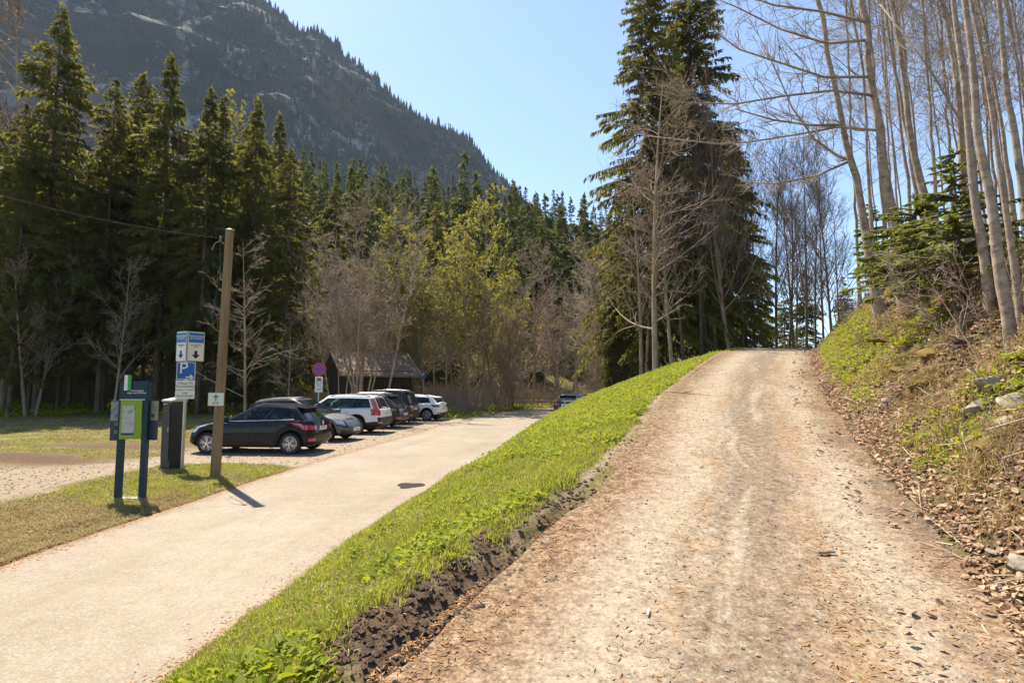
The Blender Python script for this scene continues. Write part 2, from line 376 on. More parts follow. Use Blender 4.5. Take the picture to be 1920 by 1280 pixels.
def path_material():
    a = N('dusty_track'); uv = a.coord('UV'); s = a.n('ShaderNodeSeparateXYZ'); a.l(uv, s.inputs[0]); u = s.outputs[0]
    n0 = a.noise(.7, 4, .6); n1 = a.noise(2.2, 6, .65); n2 = a.noise(42, 3, .85); n3 = a.noise(13, 5, .75); n4 = a.noise(3.0, 6, .65, vec=uv, stretch=(3.2, .35, 1))
    fin = a.mix(.5, n2, n3)
    base = a.ramp(fin, [(.38, (.185, .142, .097)), (.485, (.285, .225, .158)), (.59, (.38, .31, .226))])
    rough = a.ramp(fin, [(.38, (.060, .043, .028)), (.46, (.148, .108, .072)), (.55, (.222, .166, .113)), (.64, (.36, .288, .206))])
    dirt = a.ramp(fin, [(.40, (.075, .048, .028)), (.5, (.195, .125, .07)), (.6, (.34, .24, .15))])
    need = a.ramp(fin, [(.40, (.14, .085, .042)), (.58, (.34, .225, .125))])
    def hump(c0, wd, wob=.22):
        uu = a.math('ADD', u, a.math('MULTIPLY', a.math('SUBTRACT', n1, .5), wob))
        return a.g(a.math('ABSOLUTE', a.math('SUBTRACT', uu, c0)), wd, wd * .35)
    mid = a.math('MULTIPLY', hump(.54, .22), a.g(n4, .36, .50)); c = a.mix(a.math('MULTIPLY', mid, .95), base, rough)
    nd = a.math('MULTIPLY', hump(.69, .10), a.g(n4, .42, .60)); c = a.mix(a.math('MULTIPLY', nd, .8), c, need)
    nd2 = a.math('MULTIPLY', hump(.36, .07), a.g(n0, .52, .62)); c = a.mix(a.math('MULTIPLY', nd2, .75), c, need)
    n5 = a.noise(1.1, 5, .6); c = a.mix(a.math('MULTIPLY', a.g(n5, .60, .70), .6), c, need)
    uL = a.math('ADD', u, a.math('MULTIPLY', a.math('SUBTRACT', n1, .5), .18))
    c = a.mix(a.g(uL, .26, .09), c, dirt); c = a.mix(a.g(uL, .83, .95), c, dirt)
    dk = a.math('MULTIPLY', a.g(uL, .80, .92), a.g(n0, .45, .6)); c = a.mix(a.math('MULTIPLY', dk, .6), c, (.12, .09, .065))
    c = a.mix(a.math('MULTIPLY', a.g(n2, .66, .74), .7), c, (.62, .55, .45)); c = a.mix(a.math('MULTIPLY', a.g(n2, .36, .28), .7), c, (.06, .045, .03))
    a.bump(fin, .6, .018); return a.fin(c, .92, 0, .15)
def wob(f, amp, k, ph): return lambda y: f(y) + amp * (fbm(y * k + ph, y * 0 + ph, 3) - .5) * 2
ys = np.concatenate([np.arange(-20, 30, .12), np.arange(30, 60, .5)])
strip('road', wob(XRL, .10, .8, 2), wob(XRR, .08, 1.2, 8), lambda X, Y: 0 * X + hill(X, Y), ys, 12, road_material(), .010)
ys2 = np.concatenate([np.arange(-6, 26, .06), np.arange(26, 60, .4)])
strip('path', wob(lambda y: XL(y) + .16 - .16 * sst(4.6, 6.5, y), .10, 1.5, 5), wob(lambda y: XR(y) + .06, .16, 1.1, 11), lambda X, Y: ZR(Y), ys2, 30, path_material(), .006)
wet = N('wet_asphalt').fin((.055, .045, .035), .25, 0, .5)
for (px, py, rx, ry, ph) in ((767, 911, .20, .10, 1), (840, 912, .19, .17, 4)):
    r = ray(px, py); t = -ZC / r[2] ; cx, cy = r[0] * t, r[1] * t; th = np.linspace(0, 2 * np.pi, 28, endpoint=False)
    rr = 1 + .5 * (vn(np.cos(th) * 1.6 + ph + 5, np.sin(th) * 1.6 + ph) - .5) + .2 * np.sin(3 * th + ph)
    P = np.stack([cx + rx * 1.25 * rr * np.cos(th), cy + ry * 3.2 * rr * np.sin(th), np.full(28, .015)], -1)
    m = MB(); m.add(np.vstack([P, [[cx, cy, .015]]]), [[i, (i + 1) % 28, 28] for i in range(28)]); tag(m.build('puddle', wet), kind='structure')

# ------------------------------------------------------------------ the mountain
def mountain():
    ns, nt_ = 300, 170
    s = np.linspace(0, 1, ns); t = np.linspace(0, 1, nt_)
    key = np.array([(-900, -1500, 700), (-100, -620, 800), (495, 0, 900), (560, 58, 915), (612, 66, 925), (650, 110, 935), (700, 145, 950), (740, 190, 960), (800, 228, 975), (850, 252, 985), (880, 268, 995), (920, 320, 1010), (985, 380, 1040), (1060, 440, 1100), (1200, 540, 1160), (1500, 690, 1250)], float)
    kp = np.array([at(a, max(b, -160) if a < 400 else b, c) for a, b, c in key]); kp[0] = (-1250, 640, 690); kp[1] = (-760, 760, 705)
    cum = np.linspace(0, 1, len(kp)); Rg = np.stack([np.interp(s, cum, kp[:, i]) for i in range(3)], -1)
    k = np.hanning(7); k /= k.sum()
    S, T = np.meshgrid(s, t, indexing='ij')
    base = Rg * 1.0; run = .62 * Rg[:, 2] + 60
    X = Rg[:, 0][:, None] + (.10 * run)[:, None] * T; Y = Rg[:, 1][:, None] - run[:, None] * T
    prof = 1 - (T ** .92); Z = Rg[:, 2][:, None] * prof + 18 * T
    n = fbm(X * .006 + 3, Y * .006 + Z * .004, 5) - .5; n2 = fbm(X * .022, Z * .03, 4) - .5; n3 = fbm(X * .07, Z * .08, 3) - .5
    cl = np.abs(fbm(X * .010 + 40, Z * .012, 4) - .5)
    edge = sst(0, .06, T)
    Y = Y + edge * (n * 210 + n2 * 85 + n3 * 18 - (.12 - cl) * 120 * (cl < .12)); Z = Z + edge * (n * 60 + n2 * 22) + (1 - edge) * (n3 * 16)
    Z = np.where(Y < 430, np.minimum(Z, 200), Z)
    i = np.arange(X.size).reshape(X.shape)
    Fm = np.stack([i[:-1, :-1], i[:-1, 1:], i[1:, 1:], i[1:, :-1]], -1).reshape(-1, 4)
    P = np.stack([X, Y, Z], -1)
    # back side so that the ridge is solid
    B = np.stack([Rg + np.array([0, 0, 0.0]), Rg + np.array([150, 500, 0]) * np.array([1, 1, 0]) + np.array([0, 0, -400])], 1)
    return P, Fm, B
MP, MF, MBK = mountain()
def rock_material():
    a = N('mountain_rock'); n1 = a.noise(.008, 7, .65); n2 = a.noise(.045, 6, .7, stretch=(1, 1, .6)); n3 = a.noise(.14, 5, .7)
    scrub = a.ramp(n3, [(.3, (.009, .014, .010)), (.7, (.026, .030, .018))])
    rock = a.ramp(a.mix(.5, n2, n3), [(.38, (.040, .040, .040)), (.48, (.14, .135, .125)), (.60, (.36, .34, .31))])
    n4 = a.noise(.018, 6, .7, stretch=(1, 1, .55)); c = a.mix(a.g(n4, .515, .575), scrub, rock)
    scree = a.ramp(n3, [(.3, (.40, .29, .19)), (.7, (.66, .53, .40))]); c = a.mix(a.g(a.noise(.016, 5, .62), .63, .68), c, scree)
    brn = a.mix(a.g(a.noise(.006, 4), .52, .62), c, (.15, .095, .06)); c = a.mix(.5, c, brn)
    a.bump(a.mix(.5, n2, n3), 1.0, 6.0); return a.fin(c, .95, 0, .1)
m = MB(); m.add(MP.reshape(-1, 3), MF); o_ = m.n; m.V.append(MBK.reshape(-1, 3)); m.n += MBK.size // 3
i = np.arange(len(MBK)); m.F.append((np.stack([o_ + 2 * i[:-1], o_ + 2 * i[1:], o_ + 2 * i[1:] + 1, o_ + 2 * i[:-1] + 1], -1), 0))
tag(m.build('mountain', rock_material(), None, True), kind='structure')
# ------------------------------------------------------------------ tree generators (all geometry, shared by copies)
def nrm(v): return v / (np.linalg.norm(v, axis=-1, keepdims=True) + 1e-9)
def tess(mb, P0, P1, P2, r0, r2, n=4, k=4, m=0):
    """a batch of curved tapering limbs"""
    P0, P1, P2 = (np.asarray(p, float)[:, None] for p in (P0, P1, P2)); t = np.linspace(0, 1, n)[None, :, None]
    P = (1 - t) ** 2 * P0 + 2 * t * (1 - t) * P1 + t * t * P2
    T = nrm(2 * (1 - t) * (P1 - P0) + 2 * t * (P2 - P1)); ref = np.where(np.abs(T[..., 2:3]) > .9, [1., 0, 0], [0, 0, 1.])
    B = nrm(np.cross(T, ref)); Nn = np.cross(B, T); rr = (r0[:, None] * (1 - t[..., 0]) + r2[:, None] * t[..., 0])[..., None, None]
    th = np.linspace(0, 2 * np.pi, k, endpoint=False); ring = P[:, :, None] + rr * (np.cos(th)[:, None] * Nn[:, :, None] + np.sin(th)[:, None] * B[:, :, None])
    nb = len(P); b, i, j = np.meshgrid(np.arange(nb), np.arange(n - 1), np.arange(k), indexing='ij'); j2 = (j + 1) % k; o = b * n * k
    mb.add(ring.reshape(-1, 3), np.stack([o + i * k + j, o + i * k + j2, o + (i + 1) * k + j2, o + (i + 1) * k + j], -1).reshape(-1, 4), m)
def bz(P0, P1, P2, t):
    t = t[:, None]; return (1 - t) ** 2 * P0 + 2 * t * (1 - t) * P1 + t * t * P2, nrm(2 * (1 - t) * (P1 - P0) + 2 * t * (P2 - P1))
def kids(rng, par, n, tr, lf, ang, up, rf, bend=.2, lfall=.55, rmin=.004):
    """children of a batch of limbs: par = (P0,P1,P2,r0,r2)"""
    P0, P1, P2, r0, r2 = par; nb = len(P0); i = np.repeat(np.arange(nb), n); t = rng.uniform(tr[0], tr[1], len(i))
    p, T = bz(P0[i], P1[i], P2[i], t); L = np.linalg.norm(P2 - P0, axis=1)[i]
    rd = nrm(rng.normal(size=(len(i), 3))); s = nrm(rd - (rd * T).sum(1, keepdims=True) * T)
    a = rng.uniform(ang[0], ang[1], len(i))[:, None]; d = nrm(T * np.cos(a) + s * np.sin(a))
    l = (L * lf * rng.uniform(.55, 1.15, len(i)) * (1 - lfall * t))[:, None]
    ra = np.maximum((r0[i] * (1 - t) + r2[i] * t) * rf, rmin)
    q1 = p + d * l * .5 + rng.normal(size=p.shape) * l * bend * .5; q2 = p + d * l + np.array([0, 0, 1.0]) * l * up + rng.normal(size=p.shape) * l * bend * .5
    return p, q1, q2, ra, np.maximum(ra * .35, rmin * .8)
def diamonds(mb, P, D, Wd, L, Wf, m=0):
    """leaf or needle-spray shaped quads"""
    L = L[:, None]; a = P; b = P + D * L * .45 + Wd * L * Wf; c = P + D * L; d = P + D * L * .45 - Wd * L * Wf
    V = np.stack([a, b, c, d], 1).reshape(-1, 3); i = np.arange(len(P)) * 4
    mb.add(V, np.stack([i, i + 1, i + 2, i + 3], -1), m)

def bare_tree(seed, Ht=15.0, r=.16, lean=.05, n1=26, n2=6, n3=5, n4=0, t0=.28, l1=.33, ang=(.5, 1.0), up=.18, stems=1, buds=0, budsize=.12, spread=.5, rmin=.006, budtop=.0):
    rng = np.random.default_rng(seed); tr, cr, bd = MB(), MB(), MB(); allp = []
    for s in range(stems):
        a = rng.uniform(0, 6.28); off = np.array([math.cos(a), math.sin(a), 0]) * (spread * .3 if stems > 1 else 0)
        h = Ht * rng.uniform(.78, 1.0) if stems > 1 else Ht
        top = off + np.array([math.cos(a) * (lean * h + spread * (stems > 1)), math.sin(a) * (lean * h + spread * (stems > 1)), h])
        mid = (off + top) / 2 + rng.normal(size=3) * [.03 * h, .03 * h, 0]
        rr = r * rng.uniform(.75, 1.1); par = (off[None] - [[0, 0, .3]], mid[None], top[None], np.array([rr]), np.array([rr * .12]))
        tess(tr, *par, n=12, k=8); allp.append(par)
    par = tuple(np.concatenate([p[i] for p in allp]) for i in range(5))
    c1 = kids(rng, par, n1, (t0, .99), l1, ang, up, .42, .18, .62, rmin * 1.6); tess(cr, *c1, n=6, k=5)
    c2 = kids(rng, c1, n2, (.2, 1.0), .48, (.45, 1.0), up * .8, .5, .25, .4, rmin * 1.2); tess(cr, *c2, n=4, k=4)
    c3 = kids(rng, c2, n3, (.15, 1.0), .50, (.4, 1.0), up * .6, .55, .3, .35, rmin); tess(cr, *c3, n=3, k=3)
    last = c3
    if n4: last = kids(rng, c3, n4, (.2, 1.0), .55, (.4, .9), .1, .6, .3, .3, rmin * .85); tess(cr, *last, n=3, k=3)
    if buds:
        i = rng.integers(0, len(last[0]), buds); z = last[2][i, 2] / Ht; keep = rng.random(buds) < np.clip((z - budtop) * 3 + .15, 0.03, 1); i = i[keep]
        p, T = bz(last[0][i], last[1][i], last[2][i], rng.uniform(.3, 1, len(i)))
        D = nrm(rng.normal(size=p.shape) + [0, 0, .3]); W = nrm(np.cross(D, rng.normal(size=p.shape)))
        diamonds(bd, p, D, W, budsize * rng.uniform(.5, 1.3, len(i)), .33)
    return tr, cr, bd

def spruce(seed, Ht=26.0, r=.22, cb=.22, Rm=2.6, nb=230, ns=14, sl=.62, droop=.45, dead=40, fill=1.0, curtain=.35, power=.75, sw=.17, lean=0.0, irr=.42):
    rng = np.random.default_rng(seed); tr, cr = MB(), MB()
    top = np.array([lean * Ht, 0, Ht])
    tess(tr, np.array([[0, 0, -.4]]), np.array([[lean * Ht * .4, .0, Ht * .5]]), top[None], np.array([r]), np.array([r * .05]), n=12, k=8)
    hh = np.sort(rng.random(nb) ** .92); h = (cb + (1 - cb) * hh) * Ht
    clump = (1 - irr) + (.1 + 1.9 * irr) * vn(h * .55 + seed, h * 0); az = rng.uniform(0, 2 * np.pi, nb)
    side = .7 + .6 * vn(np.cos(az) * 1.5 + seed, np.sin(az) * 1.5 + h * .12)
    L = Rm * ((1 - hh) ** power) * np.minimum(1, .45 + hh * 4) * rng.uniform(.7, 1.12, nb) * np.minimum(clump * side, 1.3) * fill + .12
    o = np.stack([np.cos(az), np.sin(az), 0 * az], -1); b0 = np.stack([lean * h, 0 * h, h], -1)
    dr = droop * (1.15 - hh)[:, None] * L[:, None]; up = np.array([0, 0, 1.0])
    P1 = b0 + o * L[:, None] * .55 + up * (.05 * L[:, None]) - up * dr * .25; P2 = b0 + o * L[:, None] - up * dr + up * L[:, None] * .12
    tess(tr, b0, P1, P2, np.maximum(.016 + .011 * L, .012), np.full(nb, .006), n=4, k=3)
    m = np.maximum((ns * (.5 + L / Rm)).astype(int), 3); i = np.repeat(np.arange(nb), m); t = rng.random(len(i)) ** .8 * .92 + .10
    p, T = bz(b0[i], P1[i], P2[i], t); sd = np.cross(T, up); sgn = rng.choice([-1, 1], len(i))[:, None]
    D = nrm(T * .7 + sd * sgn * rng.uniform(.2, 1.0, (len(i), 1)) - up * rng.uniform(.1, .55, (len(i), 1)) + rng.normal(size=p.shape) * .15)
    cu = rng.random(len(i)) < curtain; D[cu] = nrm(np.stack([0 * p[cu, 0], 0 * p[cu, 1], -1 + 0 * p[cu, 2]], -1) + T[cu] * .35 + rng.normal(size=p[cu].shape) * .2)
    W = nrm(np.cross(D, up) + rng.normal(size=p.shape) * .45); W[cu] = nrm(T[cu] + rng.normal(size=p[cu].shape) * .3)
    LL = sl * rng.uniform(.5, 1.25, len(i)) * np.minimum(1, .35 + L[i] / Rm)
    diamonds(cr, p, D, W, LL, sw)
    # leader
    q = np.repeat(top[None], 14, 0) - up * rng.uniform(0, .05 * Ht, (14, 1)); D = nrm(rng.normal(size=(14, 3)) * .4 + up * .8); diamonds(cr, q, D, nrm(np.cross(D, rng.normal(size=(14, 3)))), np.full(14, sl * .8), sw)
    if dead:
        hd = rng.uniform(.05, cb + .2, dead) * Ht; a = rng.uniform(0, 6.28, dead); l = rng.uniform(.5, 1.9, dead)[:, None] * min(1, Rm / 2.4)
        oo = np.stack([np.cos(a), np.sin(a), rng.normal(size=dead) * .15 - .15], -1); b = np.stack([lean * hd, 0 * hd, hd], -1)
        pr = (b, b + oo * l * .5 + up * .08, b + oo * l, np.full(dead, .018), np.full(dead, .006)); tess(tr, *pr, n=4, k=3, m=1)
        tess(tr, *kids(rng, pr, 7, (.25, 1), .5, (.5, 1.1), -.05, .6, .3, .3, .006), n=3, k=3, m=1)
    return tr, cr

def proto_spruce(seed, mat, bark='bark_spruce', **kw):
    tr, cr = spruce(seed, **kw); return [('trunk', tr.mesh('trunk', [M[bark], M['twig_dark']], True)), ('crown', cr.mesh('crown', M[mat]))], kw.get('Ht', 26.0)
def proto_bare(seed, bark, twig, bud=None, **kw):
    tr, cr, bd = bare_tree(seed, **kw); ps = [('trunk', tr.mesh('trunk', M[bark], True)), ('crown', cr.mesh('crown', M[twig], True))]
    if bd.n: ps.append(('foliage', bd.mesh('foliage', M[bud])))
    return ps, kw.get('Ht', 15.0)
def plant_tree(proto, name, label, cat, pos, h=None, rz=None, group=None, sx=1.0):
    ps, H0 = proto; s = (h or H0) / H0; rz = RNG.uniform(0, 6.28) if rz is None else rz
    t = thing(name, label, cat, pos, rz, group, (s * sx, s * sx, s))
    for n, me in ps: link(n, me, t)
    return t
def tree_h(px, ytop, Y, z0):
    """height a tree at this distance needs for its tip to reach a given line"""
    return float(at(px, ytop, Y)[2] - z0)

FS = [proto_spruce(11, 'spruce', Ht=27, cb=.26, Rm=3.9, nb=430, ns=36, sl=.56, fill=1.1, dead=60),
      proto_spruce(12, 'spruce', Ht=27, cb=.20, Rm=3.3, nb=430, ns=36, sl=.54, fill=1.1, droop=.6, dead=50, curtain=.5),
      proto_spruce(13, 'spruce', Ht=27, cb=.34, Rm=3.9, nb=380, ns=36, sl=.58, fill=1.1, dead=80),
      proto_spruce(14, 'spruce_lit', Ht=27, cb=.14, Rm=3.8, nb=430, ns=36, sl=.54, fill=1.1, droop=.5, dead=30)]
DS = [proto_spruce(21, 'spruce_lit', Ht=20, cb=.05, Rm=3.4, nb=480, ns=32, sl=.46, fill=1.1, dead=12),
      proto_spruce(22, 'spruce', Ht=20, cb=.05, Rm=3.0, nb=480, ns=32, sl=.46, fill=1.1, droop=.55, dead=12)]
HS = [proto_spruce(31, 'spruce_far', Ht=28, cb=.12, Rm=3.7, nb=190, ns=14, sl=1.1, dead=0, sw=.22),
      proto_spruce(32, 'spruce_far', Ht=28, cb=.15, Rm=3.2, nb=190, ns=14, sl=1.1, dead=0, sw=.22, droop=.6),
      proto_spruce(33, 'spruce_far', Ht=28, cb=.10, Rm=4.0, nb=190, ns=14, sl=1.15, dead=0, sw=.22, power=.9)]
BB = [proto_bare(41, 'bark_grey', 'twig', 'brownbud', Ht=15, r=.15, n1=26, n2=6, n3=4, t0=.22, buds=1500, budsize=.12, rmin=.015, stems=2, spread=1.4),
      proto_bare(42, 'bark_grey', 'twig_pale', 'brownbud', Ht=15, r=.13, n1=20, n2=5, n3=4, t0=.12, buds=1200, budsize=.12, rmin=.015, stems=4, spread=2.2),
      proto_bare(43, 'bark_grey', 'twig', 'brownbud', Ht=16, r=.17, n1=34, n2=6, n3=4, t0=.22, buds=1500, budsize=.12, rmin=.015)]
OB = [proto_bare(51, 'bark_grey', 'twig', 'bud', Ht=17, r=.17, n1=30, n2=6, n3=5, t0=.22, l1=.36, buds=26000, budsize=.12, rmin=.014, stems=2, spread=2.2, budtop=.30),
      proto_bare(52, 'bark_grey', 'twig', 'bud', Ht=17, r=.18, n1=40, n2=6, n3=5, t0=.24, l1=.38, buds=22000, budsize=.12, rmin=.014, budtop=.35)]
TB = [proto_bare(61, 'bark_dark', 'twig_dark', None, Ht=18, r=.15, n1=34, n2=7, n3=5, t0=.25, l1=.30, ang=(.35, .8), up=.3, rmin=.008),
      proto_bare(62, 'bark_dark', 'twig_dark', None, Ht=18, r=.13, n1=28, n2=7, n3=5, t0=.35, l1=.34, ang=(.3, .7), up=.35, rmin=.008)]
PB = [proto_bare(71, 'bark_grey', 'twig', None, Ht=10, r=.11, n1=30, n2=6, n3=5, t0=.12, l1=.36, ang=(.8, 1.35), up=.12, rmin=.007)]

# ---- forest edge on the left: trees one can name, front row first  (kind, base px, tip line, distance)
LF = [(FS[0], 70, 15, 38, 'tallest spruce on the far left, its tip rising over the mountain foot'),
      (FS[3], 185, 150, 39, 'olive spruce right of the tallest one, lit yellow-green low on its flank'),
      (FS[1], 292, 104, 40, 'tall slender spruce with bare lower trunk behind the ticket machine'),
      (FS[1], 372, 166, 39, 'very dark narrow spruce with hanging branches left of the utility pole'),
      (DS[0], 445, 335, 43, 'pale grey-green spruce right behind the utility pole top'),
      (DS[0], 532, 280, 41, 'green spruce standing free between utility pole and hut'),
      (FS[0], 455, 212, 58, 'dark pointed spruce behind the pale grey-green one'),
      (FS[1], 508, 214, 64, 'twin-topped dark spruce above the free-standing green spruce'),
      (FS[2], 240, 140, 52, 'spruce with thin top showing between the two tall slender ones'),
      (FS[3], 20, 235, 35, 'brownish spruce cut by the left picture edge'),
      (FS[2], 130, 330, 44, 'half-hidden spruce behind the olive one'),
      (FS[0], 335, 300, 47, 'spruce filling the gap behind the ticket signs')]
for pr, px, yt, Y, lb in LF:
    p = ground(px, Y); plant_tree(pr, 'spruce_tree', lb, 'spruce', p, tree_h(px + .07 * (960 - px) * .8, yt, Y, p[2]))
rng = np.random.default_rng(5); k = 0
cells = [(px, Y) for Y in (43, 48, 54, 61, 69) for px in np.arange(-520, 560, 64)]
for px, Y in cells:
    px = px + rng.uniform(-26, 26); Y = Y + rng.uniform(-2.5, 2.5)
    if px > 470 and Y < 52: continue
    p = ground(px, Y); h = rng.uniform(19, 25) if Y < 56 else rng.uniform(20, 26)
    plant_tree(FS[rng.integers(0, 4)], 'spruce_tree', 'dark spruce trunk in the shaded forest behind the meadow, one of many alike', 'spruce', p, h, group='spruces inside the shaded left forest')

# ---- hillside forest
HT = proto_bare(46, 'bark_grey', 'twig', 'brownbud', Ht=12, r=.085, n1=18, n2=5, n3=4, t0=.36, l1=.3, ang=(.3, .8), buds=600, budsize=.10, rmin=.012, stems=5, spread=2.0)
k = 0; tries = 0; pts = []
while k < 230 and tries < 6000:
    tries += 1; Y = 74 + 175 * rng.random() ** 1.2; px = rng.uniform(380, 1180)
    p = ground(px, Y)
    if p[0] > XL(Y) - 14 or min([(p[0] - a) ** 2 + (p[1] - b) ** 2 for a, b in pts] or [99]) < 13 + .05 * Y: continue
    pts.append((p[0], p[1])); k += 1
    plant_tree(HS[rng.integers(0, 3)], 'spruce_tree', 'dark green spruce in the dense hillside forest below the mountain, one of many alike', 'spruce', p, rng.uniform(19, 29), group='spruces of the hillside forest', sx=rng.uniform(.85, 1.25))
for pr, px, yt, Y, lb in ((HS[2], 868, 290, 78, 'tallest broad spruce above the budding trees in mid picture'), (DS[0], 815, 380, 72, 'yellow-green spruce beside the tallest mid-picture spruce'), (FS[0], 620, 345, 66, 'dark spruce rising behind the bare trees by the hut')):
    p = ground(px, Y); plant_tree(pr, 'spruce_tree', lb, 'spruce', p, tree_h(px, yt, Y, p[2]))

# ---- broadleaf trees between hut and road
MT = [(BB[1], 650, 455, 42, 'bare_tree', 'bare multi-stemmed tree rising straight behind the hut ridge'), (BB[0], 700, 372, 43, 'bare_tree', 'tall bare tree with a dark twiggy top behind the hut'),
      (BB[0], 610, 470, 41, 'bare_tree', 'bare brown tree at the left corner of the hut'), (BB[1], 745, 470, 42, 'bare_tree', 'bare tree by the right end of the hut roof'),
      (OB[0], 800, 425, 43, 'budding_tree', 'budding tree with a broad yellow-green top above the white hatchback'), (OB[1], 905, 405, 46, 'budding_tree', 'tallest budding tree in the middle of the wood edge'),
      (OB[0], 855, 470, 50, 'budding_tree', 'budding tree half behind the broad yellow-green one'), (OB[1], 770, 480, 47, 'budding_tree', 'slim budding tree behind the right hut gable'), (OB[1], 960, 520, 50, 'budding_tree', 'low budding tree behind the reflector post'),
      (BB[2], 1000, 480, 53, 'bare_tree', 'bare grey-brown tree past the road bend'), (BB[0], 1060, 475, 55, 'bare_tree', 'bare brown tree above the car on the road'), (BB[1], 1110, 500, 52, 'bare_tree', 'bare brown tree next to the big spruces'),
      (BB[2], 1020, 560, 60, 'bare_tree', 'low bare tree deep in the wood past the bend'), (BB[1], 925, 560, 48, 'bare_tree', 'bare tree with a dark straight trunk near the reflector post'), (BB[2], 1085, 560, 48, 'bare_tree', 'low bare tree right beyond the car on the road'),
      (BB[0], 560, 560, 44, 'bare_tree', 'thin bare tree left of the hut'), (OB[1], 838, 520, 41, 'budding_tree', 'budding tree directly behind the white hatchback'), (OB[0], 745, 505, 43, 'budding_tree', 'budding tree peeping over the right half of the hut roof'), (OB[1], 880, 440, 42, 'budding_tree', 'fresh yellow-green budding tree left of the tallest one'), (BB[1], 690, 560, 45, 'bare_tree', 'bare tree behind the hut ridge'),
      (PB[0], 462, 455, 30, 'bare_tree', 'pale bare tree with upturned branches right of the utility pole'), (BB[2], 215, 500, 37, 'bare_tree', 'twiggy bare tree behind the information board'),
      (BB[0], 60, 480, 36, 'bare_tree', 'leaning bare tree at the dark forest edge on the far left'), (BB[2], 8, 60, 44, 'bare_tree', 'tall brown bare tree at the left picture edge'), (PB[0], 540, 600, 33, 'bare_tree', 'small pale bare tree left of the no-stopping sign'),
      (BB[2], 155, 205, 70, 'bare_tree', 'brown bare tree top between the spruces on the left'), (OB[1], 425, 235, 85, 'budding_tree', 'pale budding tree high between the dark spruces')]
for pr, px, yt, Y, nm, lb in MT:
    p = ground(px, Y); plant_tree(pr, nm, lb, 'tree', p, tree_h(px, yt, Y, p[2]), RNG.uniform(0, 6.28), None)
for pr, px, yt, Y, lb in ((HT, 668, 470, 32.5, 'slim many-stemmed tree right in front of the hut gable'), (HT, 640, 520, 33, 'low many-stemmed tree by the no-stopping sign'), (HT, 700, 420, 32.5, 'taller forked tree rising in front of the hut roof')):
    p = ground(px, Y); plant_tree(pr, 'bare_tree', lb, 'tree', p, tree_h(px, yt, Y, p[2]))
for k in range(24):
    px = rng.uniform(575, 1125); Y = rng.uniform(40, 62) + (px > 900) * 6
    if px < 790 and Y < 46: Y += 8
    p = ground(px, Y); plant_tree((BB + OB + BB)[rng.integers(0, 8)], 'bare_tree', 'thin bare tree among many alike in the wood edge beyond the road', 'tree', p, rng.uniform(6, 12), group='bare trees of the wood edge')

# ---- big spruces and bare trunks left of the crest
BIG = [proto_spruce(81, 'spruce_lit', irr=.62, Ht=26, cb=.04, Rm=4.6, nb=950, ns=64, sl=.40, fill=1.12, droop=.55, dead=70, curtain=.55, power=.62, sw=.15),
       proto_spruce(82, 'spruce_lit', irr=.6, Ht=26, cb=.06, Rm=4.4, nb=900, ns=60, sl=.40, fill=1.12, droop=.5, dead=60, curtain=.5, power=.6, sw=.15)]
for pr, px, yt, Y, sx, lb in ((BIG[0], 1222, -55, 30, .82, 'huge shaggy spruce left of the crest, olive in the sun'), (BIG[1], 1312, -75, 33, .82, 'huge dark spruce just right of the olive one at the crest'),
                        (DS[1], 1150, 540, 30, 1.1, 'low green spruce at the foot of the huge shaggy one'), (BIG[1], 1378, 235, 37, .9, 'dark spruce leaning out right of the two huge ones'), (DS[1], 1440, 490, 46, .8, 'dark spruce behind the bare trunks at the crest')):
    p = ground(px, Y); plant_tree(pr, 'spruce_tree', lb, 'spruce', p, tree_h(px, yt, Y, p[2]), None, None, sx)
CT = [(proto_bare(91, 'bark_grey', 'twig', None, Ht=14, r=.14, n1=46, n2=6, n3=5, t0=.10, l1=.34, ang=(.8, 1.4), up=.12, rmin=.007), 1230, 150, 24, 'bare_tree', 'crooked twin-trunked bare tree in front of the huge olive spruce'),
      (TB[0], 1318, 180, 27, 'bare_tree', 'slim bare tree with paired trunks before the dark spruce'), (proto_bare(92, 'bark_grey', 'twig', None, Ht=15, r=.18, n1=30, n2=7, n3=6, t0=.2, l1=.35, ang=(.3, .7), up=.35, rmin=.007), 1372, 225, 27, 'bare_tree', 'thick straight bare trunk beside the crest of the track'),
      (BB[2], 1262, 330, 25, 'bare_tree', 'thin bare tree between the twin-trunked tree and the paired trunks'), (BB[2], 1345, 330, 30, 'bare_tree', 'thin bare sapling left of the thick straight trunk'),
      (BB[1], 1170, 430, 31, 'bare_tree', 'spreading bare tree on the grass slope edge'), (TB[1], 1285, 250, 26, 'bare_tree', 'thin bare tree with steep branches before the huge dark spruce'), (TB[0], 1395, 280, 29, 'bare_tree', 'slim bare tree just right of the thick straight trunk'), (BB[0], 1205, 330, 28, 'bare_tree', 'bare tree hugging the left flank of the huge olive spruce'), (TB[1], 1332, 210, 28, 'bare_tree', 'second slim trunk beside the paired trunks')]
for pr, px, yt, Y, nm, lb in CT:
    p = ground(px, Y); plant_tree(pr, nm, lb, 'tree', p, tree_h(px, yt, Y, p[2]), None, None)
pos = [(1418, 300), (1440, 330), (1458, 290), (1472, 310), (1492, 330), (1510, 300), (1532, 370), (1548, 350), (1565, 300), (1400, 380), (1580, 400), (1483, 400)]
for k, (px, yt) in enumerate(pos):
    Y = (33, 41, 38, 47, 44, 52, 40, 55, 46, 36, 60, 62)[k]; p = ground(px, Y)
    plant_tree(TB[k % 2], 'bare_tree', 'thin dark bare tree standing against the sky beyond the crest, one of several alike', 'tree', p, tree_h(px, yt, Y, p[2]), group='bare trees beyond the crest')
